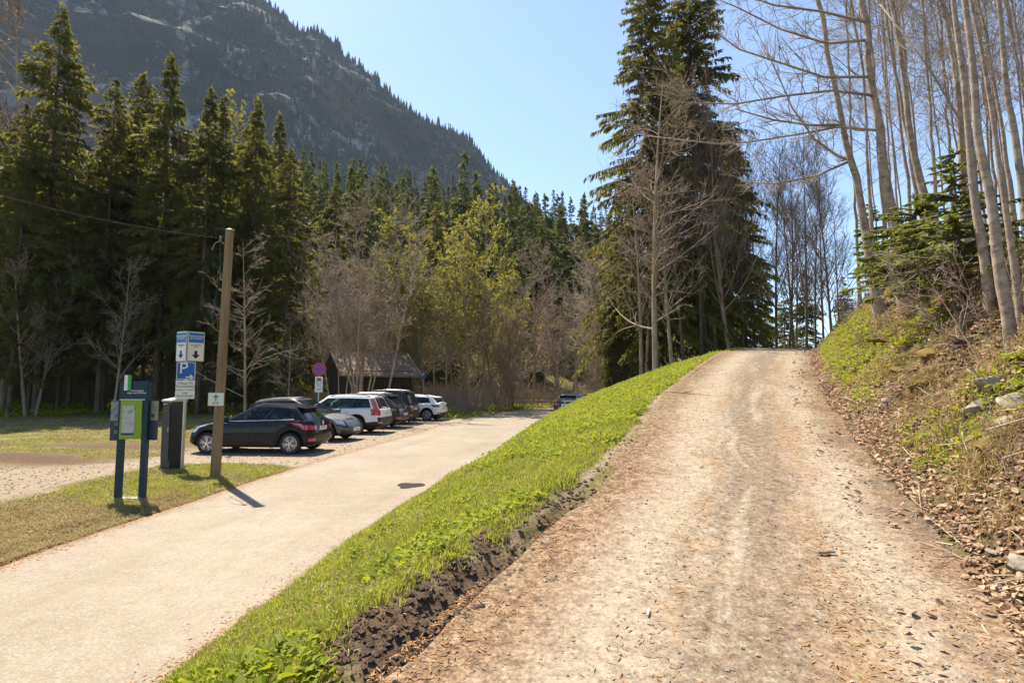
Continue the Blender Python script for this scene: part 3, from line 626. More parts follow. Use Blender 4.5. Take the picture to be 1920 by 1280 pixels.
for px, yt, Y, lb in ((1517, 505, 62, 'thin see-through spruce against the sky beyond the crest'), (1590, 520, 75, 'small far spruce where the bank meets the sky'), (1475, 540, 70, 'low dark spruce behind the bare trees beyond the crest')):
    p = ground(px, Y); plant_tree(FS[2] if px == 1517 else DS[1], 'spruce_tree', lb, 'spruce', p, max(5, tree_h(px, yt, Y, p[2])))

# ---- beeches on the right bank, each trunk shaped after its own lean
def beech(seed, path, dbase, Y, label, boughs=(), n1=16, t0=.45, nb_twig=(7, 7)):
    rng = np.random.default_rng(seed); h = hit(path[0][0], path[0][1], 3, 40)
    if Y is None: Y = h[1]
    dbase = dbase * Y / F * .93; pts = [at(a, b, Y) for a, b in path]; g = float(H(pts[0][0], Y, False)); base = np.array([pts[0][0], Y, g])
    pts[0] = base.copy(); dirn = pts[-1] - pts[-2]; dirn /= np.linalg.norm(dirn); pts.append(pts[-1] + dirn * 3.5 + [0, .3, 0]); pts.append(pts[-1] + dirn * 3.5 + [.3, 0, 0])
    pts = np.array(pts); s = np.concatenate([[0], np.cumsum(np.linalg.norm(np.diff(pts, axis=0), axis=1))]); u = np.linspace(0, s[-1], 34)
    P = np.stack([np.interp(u, s, pts[:, i]) for i in range(3)], -1)
    for _ in range(3): P[1:-1] = .25 * P[:-2] + .5 * P[1:-1] + .25 * P[2:]
    P += np.stack([vn(u * 1.3 + seed, u * 0) - .5, vn(u * 1.3, u * 0 + seed) - .5, 0 * u], -1) * dbase * .35; P -= base
    r = dbase / 2 * (.40 + .60 * np.exp(-u / 2.4)) * (1 - .35 * u / s[-1]) * (1 + .12 * (vn(u * 3 + seed, u * 0) - .5)); P[0, 2] -= .35
    t = thing('beech_tree', label, 'tree', base); tm = MB(); tm.tube(P, r, 11)
    for _ in range(5):
        j = rng.integers(3, 30); a = rng.uniform(0, 6.28); d = np.array([math.cos(a), math.sin(a), .35]); tm.tube([P[j], P[j] + d * r[j] * 1.35], [r[j] * .42, r[j] * .22], 7)
    tm.build('trunk', M['bark_beech'], t, 50); cr = MB()
    segs = (P[:-1:3][:11], None); i0 = np.arange(0, 33, 3); p0 = P[i0]; p2 = P[np.minimum(i0 + 3, 33)]
    keep = u[i0] / s[-1] > t0; par = (p0[keep], (p0[keep] + p2[keep]) / 2, p2[keep], r[i0][keep], r[np.minimum(i0 + 3, 33)][keep])
    c1 = list(kids(rng, par, max(1, n1 // max(1, keep.sum())) + 1, (0, 1), 1.9, (.6, 1.25), .15, .30, .16, .1, .008)); bl = []
    for bp in boughs:   # long boughs, each followed through the points where it runs
        q = np.array([at(a, b, Y + dy) for a, b, dy in bp]) - base; m = len(q); q[0] = P[np.argmin(np.abs(P[:, 2] - q[0, 2]))]; rr = np.linspace(.032 * Y / 12, .011 * Y / 12, m); cr.tube(q, rr, 6)
        for i in range(m - 1): bl.append((q[i], (q[i] + q[i + 1]) / 2, q[i + 1], rr[i], rr[i + 1]))
    tess(cr, *c1, n=6, k=5)
    c2 = kids(rng, c1, nb_twig[0], (.2, 1), .5, (.4, .95), .15, .5, .25, .35, .006); tess(cr, *c2, n=4, k=4)
    c3 = kids(rng, c2, nb_twig[1], (.2, 1), .5, (.4, .95), .1, .6, .3, .35, .0045); tess(cr, *c3, n=3, k=3)
    if bl:
        bp = tuple(np.array([b[i] for b in bl]) for i in range(5)); d2 = kids(rng, bp, 8, (.1, 1), .75, (.5, 1.0), .12, .42, .25, .2, .006); tess(cr, *d2, n=5, k=4)
        d3 = kids(rng, d2, 7, (.2, 1), .5, (.4, 1.0), .15, .55, .3, .3, .0045); tess(cr, *d3, n=3, k=3)
    cr.build('crown', M['twig'], t, True); return t
B2 = [[(1621, 87, 0), (1550, 82, .3), (1463, 55, .6), (1386, 16, .9), (1330, -8, 1.2)], [(1627, 159, 0), (1545, 145, -.2), (1463, 118, -.4), (1386, 93, -.6), (1342, 60, -.8)],
      [(1640, 235, 0), (1572, 238, .4), (1496, 252, .8), (1408, 266, 1.2), (1342, 270, 1.6), (1206, 254, 2.2)], [(1632, 190, 0), (1560, 170, -.5), (1470, 180, -1), (1380, 195, -1.3), (1255, 192, -1.6)],
      [(1612, 40, 0), (1540, 22, -.4), (1450, 10, -.8), (1380, -15, -1)]]
B1 = [[(1616, 301, 0), (1572, 293, .2), (1528, 262, .4), (1485, 202, .6), (1457, 137, .8), (1419, 60, 1)], [(1590, 230, 0), (1520, 235, -.3), (1450, 225, -.6), (1380, 205, -.9)], [(1598, 300, 0), (1530, 330, .3), (1450, 345, .6), (1390, 340, .9)]]
BT = [(1, [(1650, 582), (1628, 470), (1600, 325), (1575, 215), (1560, 130), (1530, -5)], 25, None, 'slender beech nearest the track, leaning left over it', B1, 12, .5),
      (2, [(1702, 562), (1680, 450), (1660, 350), (1640, 200), (1628, 110), (1614, -5)], 34, None, 'stout beech with long boughs reaching left across the sky', B2, 16, .5),
      (3, [(1640, 520), (1632, 400), (1625, 300), (1620, 150), (1595, -5)], 13, 15.5, 'thin beech showing just left of the stout one', (), 12, .4),
      (4, [(1770, 520), (1735, 380), (1713, 290), (1687, 110), (1670, -5)], 23, 13.5, 'beech leaning left behind the young fir', (), 12, .45),
      (5, [(1745, 500), (1715, 340), (1700, 260), (1667, 70), (1655, -5)], 14, 16, 'thinner beech left of the one behind the young fir', (), 12, .45),
      (6, [(1815, 545), (1808, 420), (1800, 225), (1783, 120), (1767, -5)], 23, 11.5, 'straight beech rising out of the young fir top', [[(1865, 330, -1), (1800, 225, -.8), (1740, 125, -.5), (1650, 8, 0)]], 12, .45),
      (7, [(1858, 592), (1842, 470), (1825, 350), (1810, 200), (1787, -5)], 21, None, 'left one of the close pair of pale beeches on the bank', (), 12, .5),
      (8, [(1897, 642), (1872, 500), (1850, 360), (1827, 215), (1820, 125), (1809, -5)], 25, None, 'pale beech with a dark knot low on its trunk, right of the close pair', (), 12, .5),
      (9, [(1916, 606), (1900, 500), (1885, 400), (1867, 270), (1850, 135), (1824, -5)], 15, None, 'thin bending beech close to the right picture edge', (), 12, .5),
      (10, [(1935, 560), (1919, 390), (1895, 225), (1885, 115), (1871, -5)], 20, 9.5, 'beech cut by the right picture edge, with a broken stub high up', (), 12, .5)]
for sd_, path, db, Y, lb, bo, n1, t0 in BT: beech(100 + sd_, path, db, Y, lb, bo, n1, t0)
for k, (px, yb, Y, lx) in enumerate([(1690, 470, 19, -40), (1735, 430, 22, -55), (1760, 470, 18, -30), (1850, 430, 17, -60), (1880, 420, 20, -35), (1905, 430, 15, -70), (1945, 400, 18, -60), (1825, 440, 24, -45), (1790, 450, 27, -30), (1668, 500, 24, -40), (1720, 450, 30, -30), (1870, 410, 28, -40), (1915, 380, 26, -50), (1970, 420, 14, -90), (1660, 480, 28, -30), (1700, 470, 26, -60), (1840, 430, 21, -50), (1860, 400, 33, -30), (1895, 410, 23, -65), (1930, 390, 21, -40), (1612, 545, 30, -25), (1650, 515, 34, -40), (1815, 420, 30, -70), (1950, 400, 26, -55), (1775, 440, 22, -45), (1675, 490, 36, -20), (1715, 470, 20, -50)]):
    beech(200 + k, [(px, yb), (px + lx * .3, yb - 150), (px + lx * .65, yb - 300), (px + lx, -5)], 7 + 3 * (k % 3), Y, 'thin beech stem in the sunny stand up the right hillside, one of many alike', (), 18, .22, (7, 6))['group'] = 'thin beeches up the right hillside'
# young firs on the bank
def young_fir(seed, pos, Ht, Rm, label):
    tr, cr = spruce(seed, Ht=Ht, r=.05, cb=.10, Rm=Rm, nb=110, ns=95, sl=.125, droop=.14, dead=10, irr=.6, curtain=.05, power=.7, sw=.16)
    t = thing('young_fir', label, 'fir', pos); tr.build('trunk', [M['bark_dark'], M['twig']], t, True); cr.build('crown', M['fir'], t)
for sd_, px, py, yt, Rm, lb in ((301, 1805, 575, 285, 1.75, 'young green fir between the pale beeches on the bank'), (302, 1638, 565, 385, .9, 'smaller young fir at the foot of the slender beech'), (303, 1725, 560, 370, 1.2, 'young fir with flat green sprays beside the stout beech')):
    p = hit(px, py, 3, 40); young_fir(sd_, p, tree_h(px, yt, p[1], p[2]), Rm, lb)

# ---- trees on the mountain: thousands, one mass
def mountain_trees():
    rng = np.random.default_rng(9); n = 26000; a = rng.integers(0, MP.shape[0] - 1, n); b = (rng.random(n) ** 1.0 * (MP.shape[1] - 40)).astype(int); P = MP[a, b] + rng.normal(size=(n, 3)) * [2, 2, 0]
    dens = fbm(P[:, 0] * .012 + 7, P[:, 2] * .016, 4); keep = (dens > .47) | (b < 3) | (rng.random(n) < .16); P = P[keep]; n = len(P)
    h = rng.uniform(7, 19, n); r = h * rng.uniform(.13, .2, n); V = []; FF = []; k = 6
    for lev, (z0, z1, rr) in enumerate(((0, .5, 1.0), (.25, .75, .75), (.5, 1.0, .5))):
        th = np.linspace(0, 2 * np.pi, k, endpoint=False)[None] + rng.random((n, 1)) * 6; j = rng.uniform(.65, 1.25, (n, k))
        ring = np.stack([P[:, :1] + np.cos(th) * r[:, None] * rr * j, P[:, 1:2] + np.sin(th) * r[:, None] * rr * j, P[:, 2:] + h[:, None] * (z0 + .06 * (j - 1)) + 0 * th], -1)
        tip = P + np.stack([0 * h, 0 * h, h * z1], -1); V.append(np.concatenate([ring, tip[:, None]], 1))
    V = np.stack(V, 1); o = (np.arange(n)[:, None] * 3 + np.arange(3)[None]).reshape(-1, 1) * (k + 1); i = np.arange(k)[None]
    FF = np.stack([o + i, o + (i + 1) % k, np.broadcast_to(o + k, (len(o), k))], -1).reshape(-1, 3)
    m = MB(); m.add(V.reshape(-1, 3), FF); tag(m.build('mountain_forest', M['mtn']), kind='stuff')
M['mtn'] = leafmat('mountain_tree_needles', (.008, .014, .009), (.028, .033, .016), (.04, .04, .02), .05, .02, False)
mountain_trees()
# ------------------------------------------------------------------ cars
def paint(name, col, metal=.0, rough=.28):
    a = N(name); f = a.noise(26, 4); c = a.ramp(f, [(.35, tuple(v * .93 for v in col)), (.65, col)])
    a.fin(c, .5, metal, .02); a.b.inputs['Coat Weight'].default_value = .45; a.b.inputs['Coat Roughness'].default_value = .03; return a.m
def glassmat():
    a = N('car_glass'); a.fin((.012, .018, .020), .03, 0, .6); tr = a.n('ShaderNodeBsdfTransparent'); tr.inputs[0].default_value = (.55, .68, .66, 1)
    mx = a.n('ShaderNodeMixShader'); mx.inputs[0].default_value = .6; a.l(a.b.outputs[0], mx.inputs[1]); a.l(tr.outputs[0], mx.inputs[2]); a.l(mx.outputs[0], a.out.inputs[0]); return a.m
M['glass'] = glassmat()
M['privacy'] = plain('dark_glass', (.012, .014, .016), .04, 0, .1, 3, .6)
M['trim'] = plain('black_trim', (.018, .018, .018), .45, 0, .2, 30)
M['rubber'] = plain('tyre_rubber', (.022, .021, .020), .8, 0, .25, 40)
M['alloy'] = plain('alloy_rim', (.62, .62, .62), .28, .8, .08, 20)
M['darkrim'] = plain('dark_rim', (.16, .16, .17), .35, .7, .1, 20)
M['chrome'] = plain('chrome', (.75, .75, .75), .12, 1.0, .05, 20)
M['redlamp'] = plain('red_lamp', (.50, .010, .012), .12, 0, .25, 18, .6, 1.0)
M['darkred'] = plain('dark_red_lamp', (.16, .006, .010), .12, 0, .25, 18, .6, 1.0)
M['headlamp'] = plain('headlamp_glass', (.50, .52, .55), .08, .3, .35, 30, .6, 1.0)
M['seat'] = plain('seat_cloth', (.035, .035, .038), .85)
M['plate'] = plain('plate_white', (.72, .72, .70), .35, 0, .05, 40)
M['ink'] = plain('black_ink', (.015, .015, .015), .5, 0, .1, 40)
M['orange'] = plain('orange_lamp', (.6, .2, .03), .2, 0, .1, 18)

def outline(xr, xf, w, rr=(.22, .28), rf=(.42, .40), bow=(.05, .13), sb=.03, ns=64):
    """closed rounded outline seen from above, from rear centre along the left side to the nose and back"""
    y = np.linspace(0, w - rr[1], 9)[:-1]; P = [np.stack([xr + bow[0] * (y / w) ** 2, y], -1)]
    a = np.linspace(0, np.pi / 2, 7)[:-1]; P.append(np.stack([xr + bow[0] * ((w - rr[1]) / w) ** 2 + rr[0] * (1 - np.cos(a)), w - rr[1] + rr[1] * np.sin(a)], -1))
    x0 = xr + bow[0] * ((w - rr[1]) / w) ** 2 + rr[0]; x1 = xf - bow[1] * ((w - rf[1]) / w) ** 2 - rf[0]
    x = np.linspace(x0, x1, ns); P.append(np.stack([x, w - sb * ((2 * (x - x0) / (x1 - x0) - 1) ** 4)], -1)[:-1])
    a = np.linspace(0, np.pi / 2, 7)[:-1]; P.append(np.stack([x1 + rf[0] * np.sin(a), w - sb - rf[1] * (1 - np.cos(a)) + sb * 0], -1))
    y = np.linspace(w - rf[1] - sb, 0, 9); P.append(np.stack([xf - bow[1] * (y / w) ** 2, y], -1))
    h = np.concatenate(P); return np.concatenate([h, (h[1:-1] * [1, -1])[::-1]]), len(h)
def rim_mesh(r, style):
    m = MB(); m2 = MB(); th = np.linspace(0, 2 * np.pi, 33)
    for (ra, rb, ya, yb) in ((r, r * .93, .0, -.012), (r * .93, r * .90, -.012, .05)):
        A = np.stack([ra * np.cos(th), 0 * th + ya, ra * np.sin(th)], -1); B = np.stack([rb * np.cos(th), 0 * th + yb, rb * np.sin(th)], -1); i = np.arange(32)
        m.add(np.vstack([A, B]), np.stack([i, i + 1, i + 34, i + 33], -1))
    m.tube([[0, .02, 0], [0, -.02, 0]], [r * .24, r * .18], 16)
    k = {'multi': 5, 'five': 5, 'ten': 10}[style]
    for s in range(k):
        a = 2 * np.pi * s / k
        for da in ((-.17, .17) if style == 'multi' else (0,)):
            wd = {'multi': .10, 'five': .26, 'ten': .12}[style] * r
            u = np.array([math.cos(a + da * .4), 0, math.sin(a + da * .4)]); v = np.array([math.cos(a + da), 0, math.sin(a + da)]); t = np.array([-math.sin(a + da), 0, math.cos(a + da)])
            q = [u * r * .15 - t * wd * .5, u * r * .15 + t * wd * .5, v * r * .95 + t * wd * .42, v * r * .95 - t * wd * .42]; V = [p + [0, -.014, 0] for p in q] + [p + [0, .03, 0] for p in q]
            m.add(V, [[0, 1, 2, 3], [0, 4, 5, 1], [1, 5, 6, 2], [2, 6, 7, 3], [3, 7, 4, 0]])
    return m
def tyre_mesh(r, ri, wd):
    pr = [(ri, -wd * .42), (r * .93, -wd * .5), (r * .985, -wd * .42), (r, -wd * .25), (r, wd * .25), (r * .985, wd * .42), (r * .93, wd * .5), (ri, wd * .42)]; k = 36; m = MB(); th = np.linspace(0, 2 * np.pi, k, endpoint=False)
    V = np.array([[a * np.cos(th), b + 0 * th, a * np.sin(th)] for a, b in pr]).transpose(0, 2, 1); n = len(pr); i, j = np.meshgrid(np.arange(n - 1), np.arange(k), indexing='ij'); j2 = (j + 1) % k
    m.add(V.reshape(-1, 3), np.stack([i * k + j, i * k + j2, (i + 1) * k + j2, (i + 1) * k + j], -1).reshape(-1, 4)); return m
def plate_text(t, size, mat, parent, loc, rz, name='lettering', rx=R(90), align='CENTER'):
    cu = bpy.data.curves.new('lettering', 'FONT'); cu.body = t; cu.size = size; cu.align_x = align; cu.align_y = 'CENTER'; cu.extrude = .0015; cu.resolution_u = 3; cu.space_line = .85
    o = bpy.data.objects.new('tmp', cu); C.objects.link(o); dg = bpy.context.evaluated_depsgraph_get(); me = bpy.data.meshes.new_from_object(o.evaluated_get(dg)); bpy.data.objects.remove(o); me.name = 'lettering'
    me.materials.clear(); me.materials.append(mat); q = link(name, me, parent); q.location = loc; q.rotation_euler = (rx, 0, rz); return q

def build_car(label, pos, rz, p, col_mat):
    L, W, Ht, wr = p['L'], p['W'], p['H'], p['wheel_r']; xr, xf = -L / 2, L / 2; hw = W / 2
    xF, xB = xf - p['fo'], xf - p['fo'] - p['wb']; t = thing('parked_car' if p.get('parked', True) else 'car', label, 'car', pos, rz, p.get('group'))
    zt = tabf([(xr + a * L, z) for a, z in p['belt']]); rows = np.array([0, .07, .16, .28, .40, .52, .63, .72, .80, .87, .93, .97, 1.0])
    win = np.interp(rows, [0, .1, .3, .5, .8, .93, .97, 1], [.90, .965, .995, 1, .985, .965, .945, .90])
    fx_ = np.interp(rows, [0, .15, .45, .7, .85, .94, 1], p.get('nose', [.10, .0, .0, .03, .10, .17, .26])); rx_ = np.interp(rows, [0, .15, .4, .6, .8, .95, 1], p.get('tail', [.08, .0, .0, .02, .05, .08, .13]))
    Vg = []
    for k, v in enumerate(rows):
        o, nh = outline(xr + rx_[k], xf - fx_[k], hw * win[k]); x, y = o[:, 0], o[:, 1]
        zb = p['sill'] + .06 * sst(xr + .7, xr + .2, x) + .02 * sst(xf - .6, xf - .2, x); out = np.abs(y) > hw * .70
        for xw in (xF, xB):
            q = wr * 1.0 + .055; dd = q * q - (x - xw) ** 2; zb = np.where(out & (dd > 0), np.maximum(zb, wr + np.sqrt(np.maximum(dd, 0))), zb)
        Vg.append(np.stack([x, y, zb + v * np.maximum(zt(x) - zb, .02)], -1))
    Vg = np.array(Vg); n = Vg.shape[1]; nh = n // 2 + 1; u = np.arange(n); ul = np.where(u < nh, u, n - u)   # index along one half
    def sub(V, mask, mat, off=0.0, mb=None, mi=0):
        mb = mb or MB(); k_, u_ = np.nonzero(mask); u2 = (u_ + 1) % V.shape[1]; q = np.stack([V[k_, u_], V[k_ + 1, u_], V[k_ + 1, u2], V[k_, u2]], 1)
        if off:
            nr = nrm(np.cross(q[:, 2] - q[:, 0], q[:, 3] - q[:, 1])); nr *= np.sign((nr * (q.mean(1) - [0, 0, .5])).sum(1))[:, None]; q = q + nr[:, None] * off
        uq, inv = np.unique(np.round(q.reshape(-1, 3), 4), axis=0, return_inverse=True); Fq = inv.reshape(-1, 4)[:, ::-1]
        mb.add(uq, Fq, mi if np.ndim(mi) == 0 else mi[k_, u_]); return mb
    K = len(rows) - 1; ulf = np.minimum(ul, np.roll(ul, -1)); kk, uu = np.meshgrid(np.arange(K), ulf, indexing='ij'); rv = rows[kk]
    xm = (Vg[:-1, :, 0] + Vg[1:, :, 0] + np.roll(Vg[:-1, :, 0], -1, 1) + np.roll(Vg[1:, :, 0], -1, 1)) / 4; NS = 14 + 63
    sidez = (uu >= 14) & (uu < NS)
    door = np.zeros_like(sidez)
    for (a, b) in p['doors']: door |= sidez & (xm > xr + a * L) & (xm < xr + b * L) & (rv >= .07) & (rv < .93)
    mi = np.where(rv < p.get('clad', .10), 1, 0); mi = np.where((uu < 12) & (rv < p.get('rear_black', .28)), 1, mi); mi = np.where((uu >= NS + 2) & (rv < p.get('nose_black', .22)), 1, mi)
    if p.get('arch_black'): mi = np.where(sidez & (rv < .14) & ((np.abs(xm - xF) < wr + .12) | (np.abs(xm - xB) < wr + .12)), 1, mi)
    body = sub(Vg, ~door, None, mi=mi)
    for s in (1, -1):
        for (a, b) in p['doors']:
            m = sub(Vg, door & (xm > xr + a * L) & (xm < xr + b * L) & (np.sign(np.roll(Vg[:-1, :, 1], 0, 1)) == s), None, mi=mi); d = m.build('door', [col_mat, M['trim']], t, 40)
            hx = xr + (a + .06 * (1 if b - a > .2 else .7)) * L + .10; hz = zt(hx) - .13; hm = MB(); hm.box((hx, s * (hw * .985 + .012), hz), (.19, .028, .03)); hm.build('handle', [p.get('handle_mat', col_mat)], d)
            sm = MB(); sm.box((xr + a * L, s * (hw * .992), (p['sill'] + .12 + zt(xr + a * L) - .08) / 2), (.010, .012, zt(xr + a * L) - p['sill'] - .22)); sm.build('seam', M['ink'], d)
    # bonnet and deck: strips across the top rim
    top = Vg[-1]; i = np.arange(nh); Lp = top[i]; Rp = top[(n - i) % n]; c = np.linspace(0, 1, 9)[:, None, None]; S = Lp[None] * (1 - c) + Rp[None] * c
    S[..., 2] += p.get('crown', .055) * (1 - (2 * c[..., 0] - 1) ** 2) * sst(0, .5, np.abs(Lp[:, 1]))[None]; ii = np.arange(S.shape[0] * S.shape[1]).reshape(S.shape[:2])
    body.add(S.reshape(-1, 3), np.stack([ii[:-1, :-1], ii[:-1, 1:], ii[1:, 1:], ii[1:, :-1]], -1).reshape(-1, 4), 0)
    # greenhouse
    gv = np.array([0, .07, .25, .45, .65, .84, .91, .97, 1.0]); G = []; g = p['gh']; xs = lambda f: xr + f * L; zroof = tabf([(xs(a), z) for a, z in p['roof']])
    bo, _ = outline(xs(g['r0']), xs(g['f0']), hw * .925, (.14, .22), (.30, .34), (.05, .16), .02); to, _ = outline(xs(g['r1']), xs(g['f1']), hw * g.get('tw', .70), (.12, .20), (.22, .28), (.05, .10), .02)
    for v in gv:
        bul = .10 * v * (1 - v); e = v + bul * .6; o = bo * (1 - e) + to * e
        o = np.stack([o[:, 0], o[:, 1] * (1 + bul * .25 - .06 * sst(.88, 1, v)) , zt(bo[:, 0]) * (1 - v) + v * (zroof(to[:, 0]) - .035 * (1 - sst(.9, 1, v)) * 0) - .004 + .0 * v], -1); G.append(o)
    G = np.array(G); KG = len(gv) - 1; kk2, uu2 = np.meshgrid(np.arange(KG), ulf, indexing='ij'); gvv = gv[kk2]; f = (uu2 - 14 + .5) / 63.0; gs = np.meshgrid(np.arange(KG), np.where(u < nh - 1, 1, -1), indexing='ij')[1]
    sidef = (f > 0) & (f < 1); glz = (gvv >= .06) & (gvv < .84); wnd = np.zeros_like(sidef)
    for s in (1, -1):
        for j, (a, b) in enumerate(p['windows']):
            mk = sidef & glz & (f > a) & (f < b) & (gs == s); 
            if p.get('taper') and j == 0: mk &= f > a + p['taper'] * (gvv < .25) + p['taper'] * .5 * (gvv < .45)
            wnd |= mk; sub(G, mk, None).build('side_window', M['privacy'] if p.get('privacy') and j == 0 else M['glass'], t, True)
    rear = (uu2 < g.get('rw', 10)) & (gvv >= g.get('rv', .06)) & (gvv < .91); front = (uu2 >= NS + 2) & (gvv >= 0) & (gvv < .91)
    sub(G, rear, None).build('rear_window', M['privacy'], t, True); sub(G, front, None).build('windscreen', M['glass'], t, True); wnd |= rear | front
    w0, w1 = min(a for a, b in p['windows']), max(b for a, b in p['windows']); gm = np.where(sidef & glz & (f > w0) & (f < w1), 1, 2 if p.get('two_tone') else 0)
    if p.get('pillar_black'): gm = np.where((uu2 < 14) & (gvv < .91), 1, gm)
    sub(G, ~wnd, None, mi=gm, mb=body)
    Lp, Rp = G[-1][i], G[-1][(n - i) % n]; S = Lp[None] * (1 - c) + Rp[None] * c; S[..., 2] += .05 * (1 - (2 * c[..., 0] - 1) ** 2) * sst(0, .4, np.abs(Lp[:, 1]))[None]
    rf = MB(); rf.add(S.reshape(-1, 3), np.stack([ii[:-1, :-1], ii[:-1, 1:], ii[1:, 1:], ii[1:, :-1]], -1).reshape(-1, 4)); rf.build('roof', [M['trim'] if p.get('black_roof') else col_mat], t, True)
    body.build('body', [col_mat, M['trim'], M['trim'] if p.get('black_roof') else col_mat], t, 40)
    if p.get('strip'):
        for s in (1, -1):
            q = G[1][:nh] * [1, s, 1]; e = q[(np.arange(nh) >= 14 + int(w0 * 63)) & (np.arange(nh) <= 14 + int(w1 * 63))] + [0, s * .006, 0]; m = MB(); m.tube(e, .009, 5); m.build('window_strip', M['chrome'], t, True)
    ub = MB(); ub.box((0, 0, .42), (L - .5, W - .52, .42)); ub.box((.1, 0, .27), (L - 1.5, W - .25, .14)); ub.build('underbody_light_block', M['ink'], t)  # plain black boxes added to block light under the body and behind the wheels
    # lamps laid over the body corners
    for s in (1, -1):
        gsb = np.meshgrid(np.arange(K), np.where(u < nh - 1, 1, -1), indexing='ij')[1]; lp = p['tail_lamp']
        lm = sub(Vg, (gsb == s) & (uu >= lp[0]) & (uu < lp[1]) & (rv >= lp[2]) & (rv < lp[3]), None, .010)
        if lp[1] > 16: lm = sub(Vg, (gsb == s) & (uu >= 16) & (uu < lp[1] + 2) & (rv >= lp[2] + .07) & (rv < lp[3] - .05), None, .0105, lm)
        if p.get('tall_lamp'): lm = sub(G, (gs == s) & (uu2 >= 9) & (uu2 < 15) & (gvv < .84), None, .010, lm)
        lm.build('tail_light', M[p.get('lamp_mat', 'redlamp')], t, True)
        h = p['head_lamp']; hl = sub(Vg, (gsb == s) & (uu >= h[0]) & (uu < h[1]) & (rv >= h[2]) & (rv < h[3]), None, .012).build('headlight', M['headlamp'], t, True); sub(Vg, (gsb == s) & (uu >= h[0] - 2) & (uu < h[1] + 1) & (rv >= h[2] - .08) & (rv < h[3] + .07), None, .006).build('surround', M['trim'], hl, True)
        if p.get('reflector', True): sub(Vg, (gsb == s) & (uu >= 8) & (uu < 12) & (rv >= .16) & (rv < .28), None, .008).build('reflector', M['redlamp'], t, True)
        mz = zt(xs(g['f0']) - .45) + .06; mx = xs(g['f0']) - .48; mm = MB(); mm.tube([[mx, s * hw * .90, mz - .03], [mx + .02, s * (hw + .06), mz]], [.03, .03], 6)
        P = np.array([[mx - .02, s * (hw + .0), mz + .03], [mx, s * (hw + .06), mz + .035], [mx + .01, s * (hw + .15), mz + .035], [mx + .02, s * (hw + .19), mz + .03]]); mm.tube(P, [.05, .082, .085, .045], 10); mm.build('wing_mirror', [p.get('mirror_mat', col_mat)], t, True)
        if p.get('rails'):
            a0, a1 = xs(g['r1']) + .15, xs(g['f1']) - .25; q = np.linspace(a0, a1, 12); yy = hw * g.get('tw', .70) * .90; P = np.stack([q, 0 * q + s * yy, zroof(q) + .055 - .05 * (np.abs(np.linspace(-1, 1, 12)) ** 8)], -1); m = MB(); m.tube(P, .018, 6); m.build('roof_rail', M[p['rails']], t, True)
    xq = xr + .0; pz = p['plate_z']; vq = (pz - p['sill']) / (zt(xr + .1) - p['sill']); px_ = xr + float(np.interp(vq, [0, .15, .4, .6, .8, .95, 1], p.get('tail', [.08, .0, .0, .02, .05, .08, .13])))
    m = MB(); m.box((px_ - .006, 0, pz), (.016, .52, .115)); pl = m.build('number_plate', M['plate'], t)
    plate_text(p['plate'], .085, M['ink'], pl, (px_ - .0155, 0, pz), R(-90))
    m = MB(); m.box((xf - .005, 0, .42), (.018, .52, .115)); pl = m.build('number_plate', M['plate'], t); plate_text(p['plate'], .085, M['ink'], pl, (xf + .0055, 0, .42), R(90))
    m = MB(); m.disc((px_ + .03 - .02, 0, pz + p.get('badge', .20)), .05, (-1, 0, 0), 16, .02); m.build('badge', M['chrome'], t, True)
    if p.get('spoiler'):
        m = MB(); x0 = xs(g['r1']); zz = float(zroof(x0 + .1)); y = np.linspace(-1, 1, 9) * hw * g.get('tw', .70) * .93; A = []
        for yy in y: A.append([[x0 + .16, yy, zz + .03 * (1 - (yy / hw) ** 2)], [x0 - .17, yy * .96, zz - .035], [x0 - .17, yy * .96, zz - .065], [x0 + .02, yy, zz - .07]])
        A = np.array(A); j = np.arange(8)[:, None] * 4; kq = np.arange(4)[None]; m.add(A.reshape(-1, 3), np.stack([j + kq, j + (kq + 1) % 4, j + 4 + (kq + 1) % 4, j + 4 + kq], -1).reshape(-1, 4)); m.build('spoiler', [M[p['spoiler']] if p['spoiler'] in M else col_mat], t, 30)
    ex = MB(); ex.tube([[xr + .3, -.45, .26], [xr + .05, -.45, .25]], .035, 10); 
    if p.get('exhaust', True): ex.build('exhaust', M['chrome'], t, True)
    an = MB(); an.tube([[xs(g['r1']) + .28, 0, float(zroof(xs(g['r1']) + .28)) + .04], [xs(g['r1']) + .12, 0, float(zroof(xs(g['r1']) + .2)) + .16]], [.008, .004], 5); an.build('aerial', M['trim'], t)
    for sx in (.60, .36):
        for s in (.36, -.36):
            m = MB(); x = xs(sx); m.box((x, s, .56), (.5, .48, .16)); m.box((x - .27, s, .86), (.15, .46, .56), 0, Matrix.Rotation(R(-14), 3, 'Y')); m.box((x - .35, s, 1.20), (.09, .26, .18), 0, Matrix.Rotation(R(-10), 3, 'Y')); m.build('seat', M['seat'], t)
    sw_ = MB(); th = np.linspace(0, 6.2832, 15); c0 = np.array([xs(.68), .36, zt(0) - .02]); sw_.tube(c0 + np.stack([.05 * np.sin(th), .17 * np.cos(th), .17 * np.sin(th)], -1), .014, 5, caps=False); sw_.build('steering_wheel', M['trim'], t, True)
    tm = tyre_mesh(wr, wr * p.get('rim', .70), .20).mesh('tyre', M['rubber'], 40); rm = rim_mesh(wr * p.get('rim', .70), p['spokes']).mesh('rim', M[p.get('rim_mat', 'alloy')], 40)
    hub = MB(); hub.tube([[0, .04, 0], [0, .055, 0]], [wr * .66, wr * .66], 24); hm = hub.mesh('brake_disc', M['darkrim'])
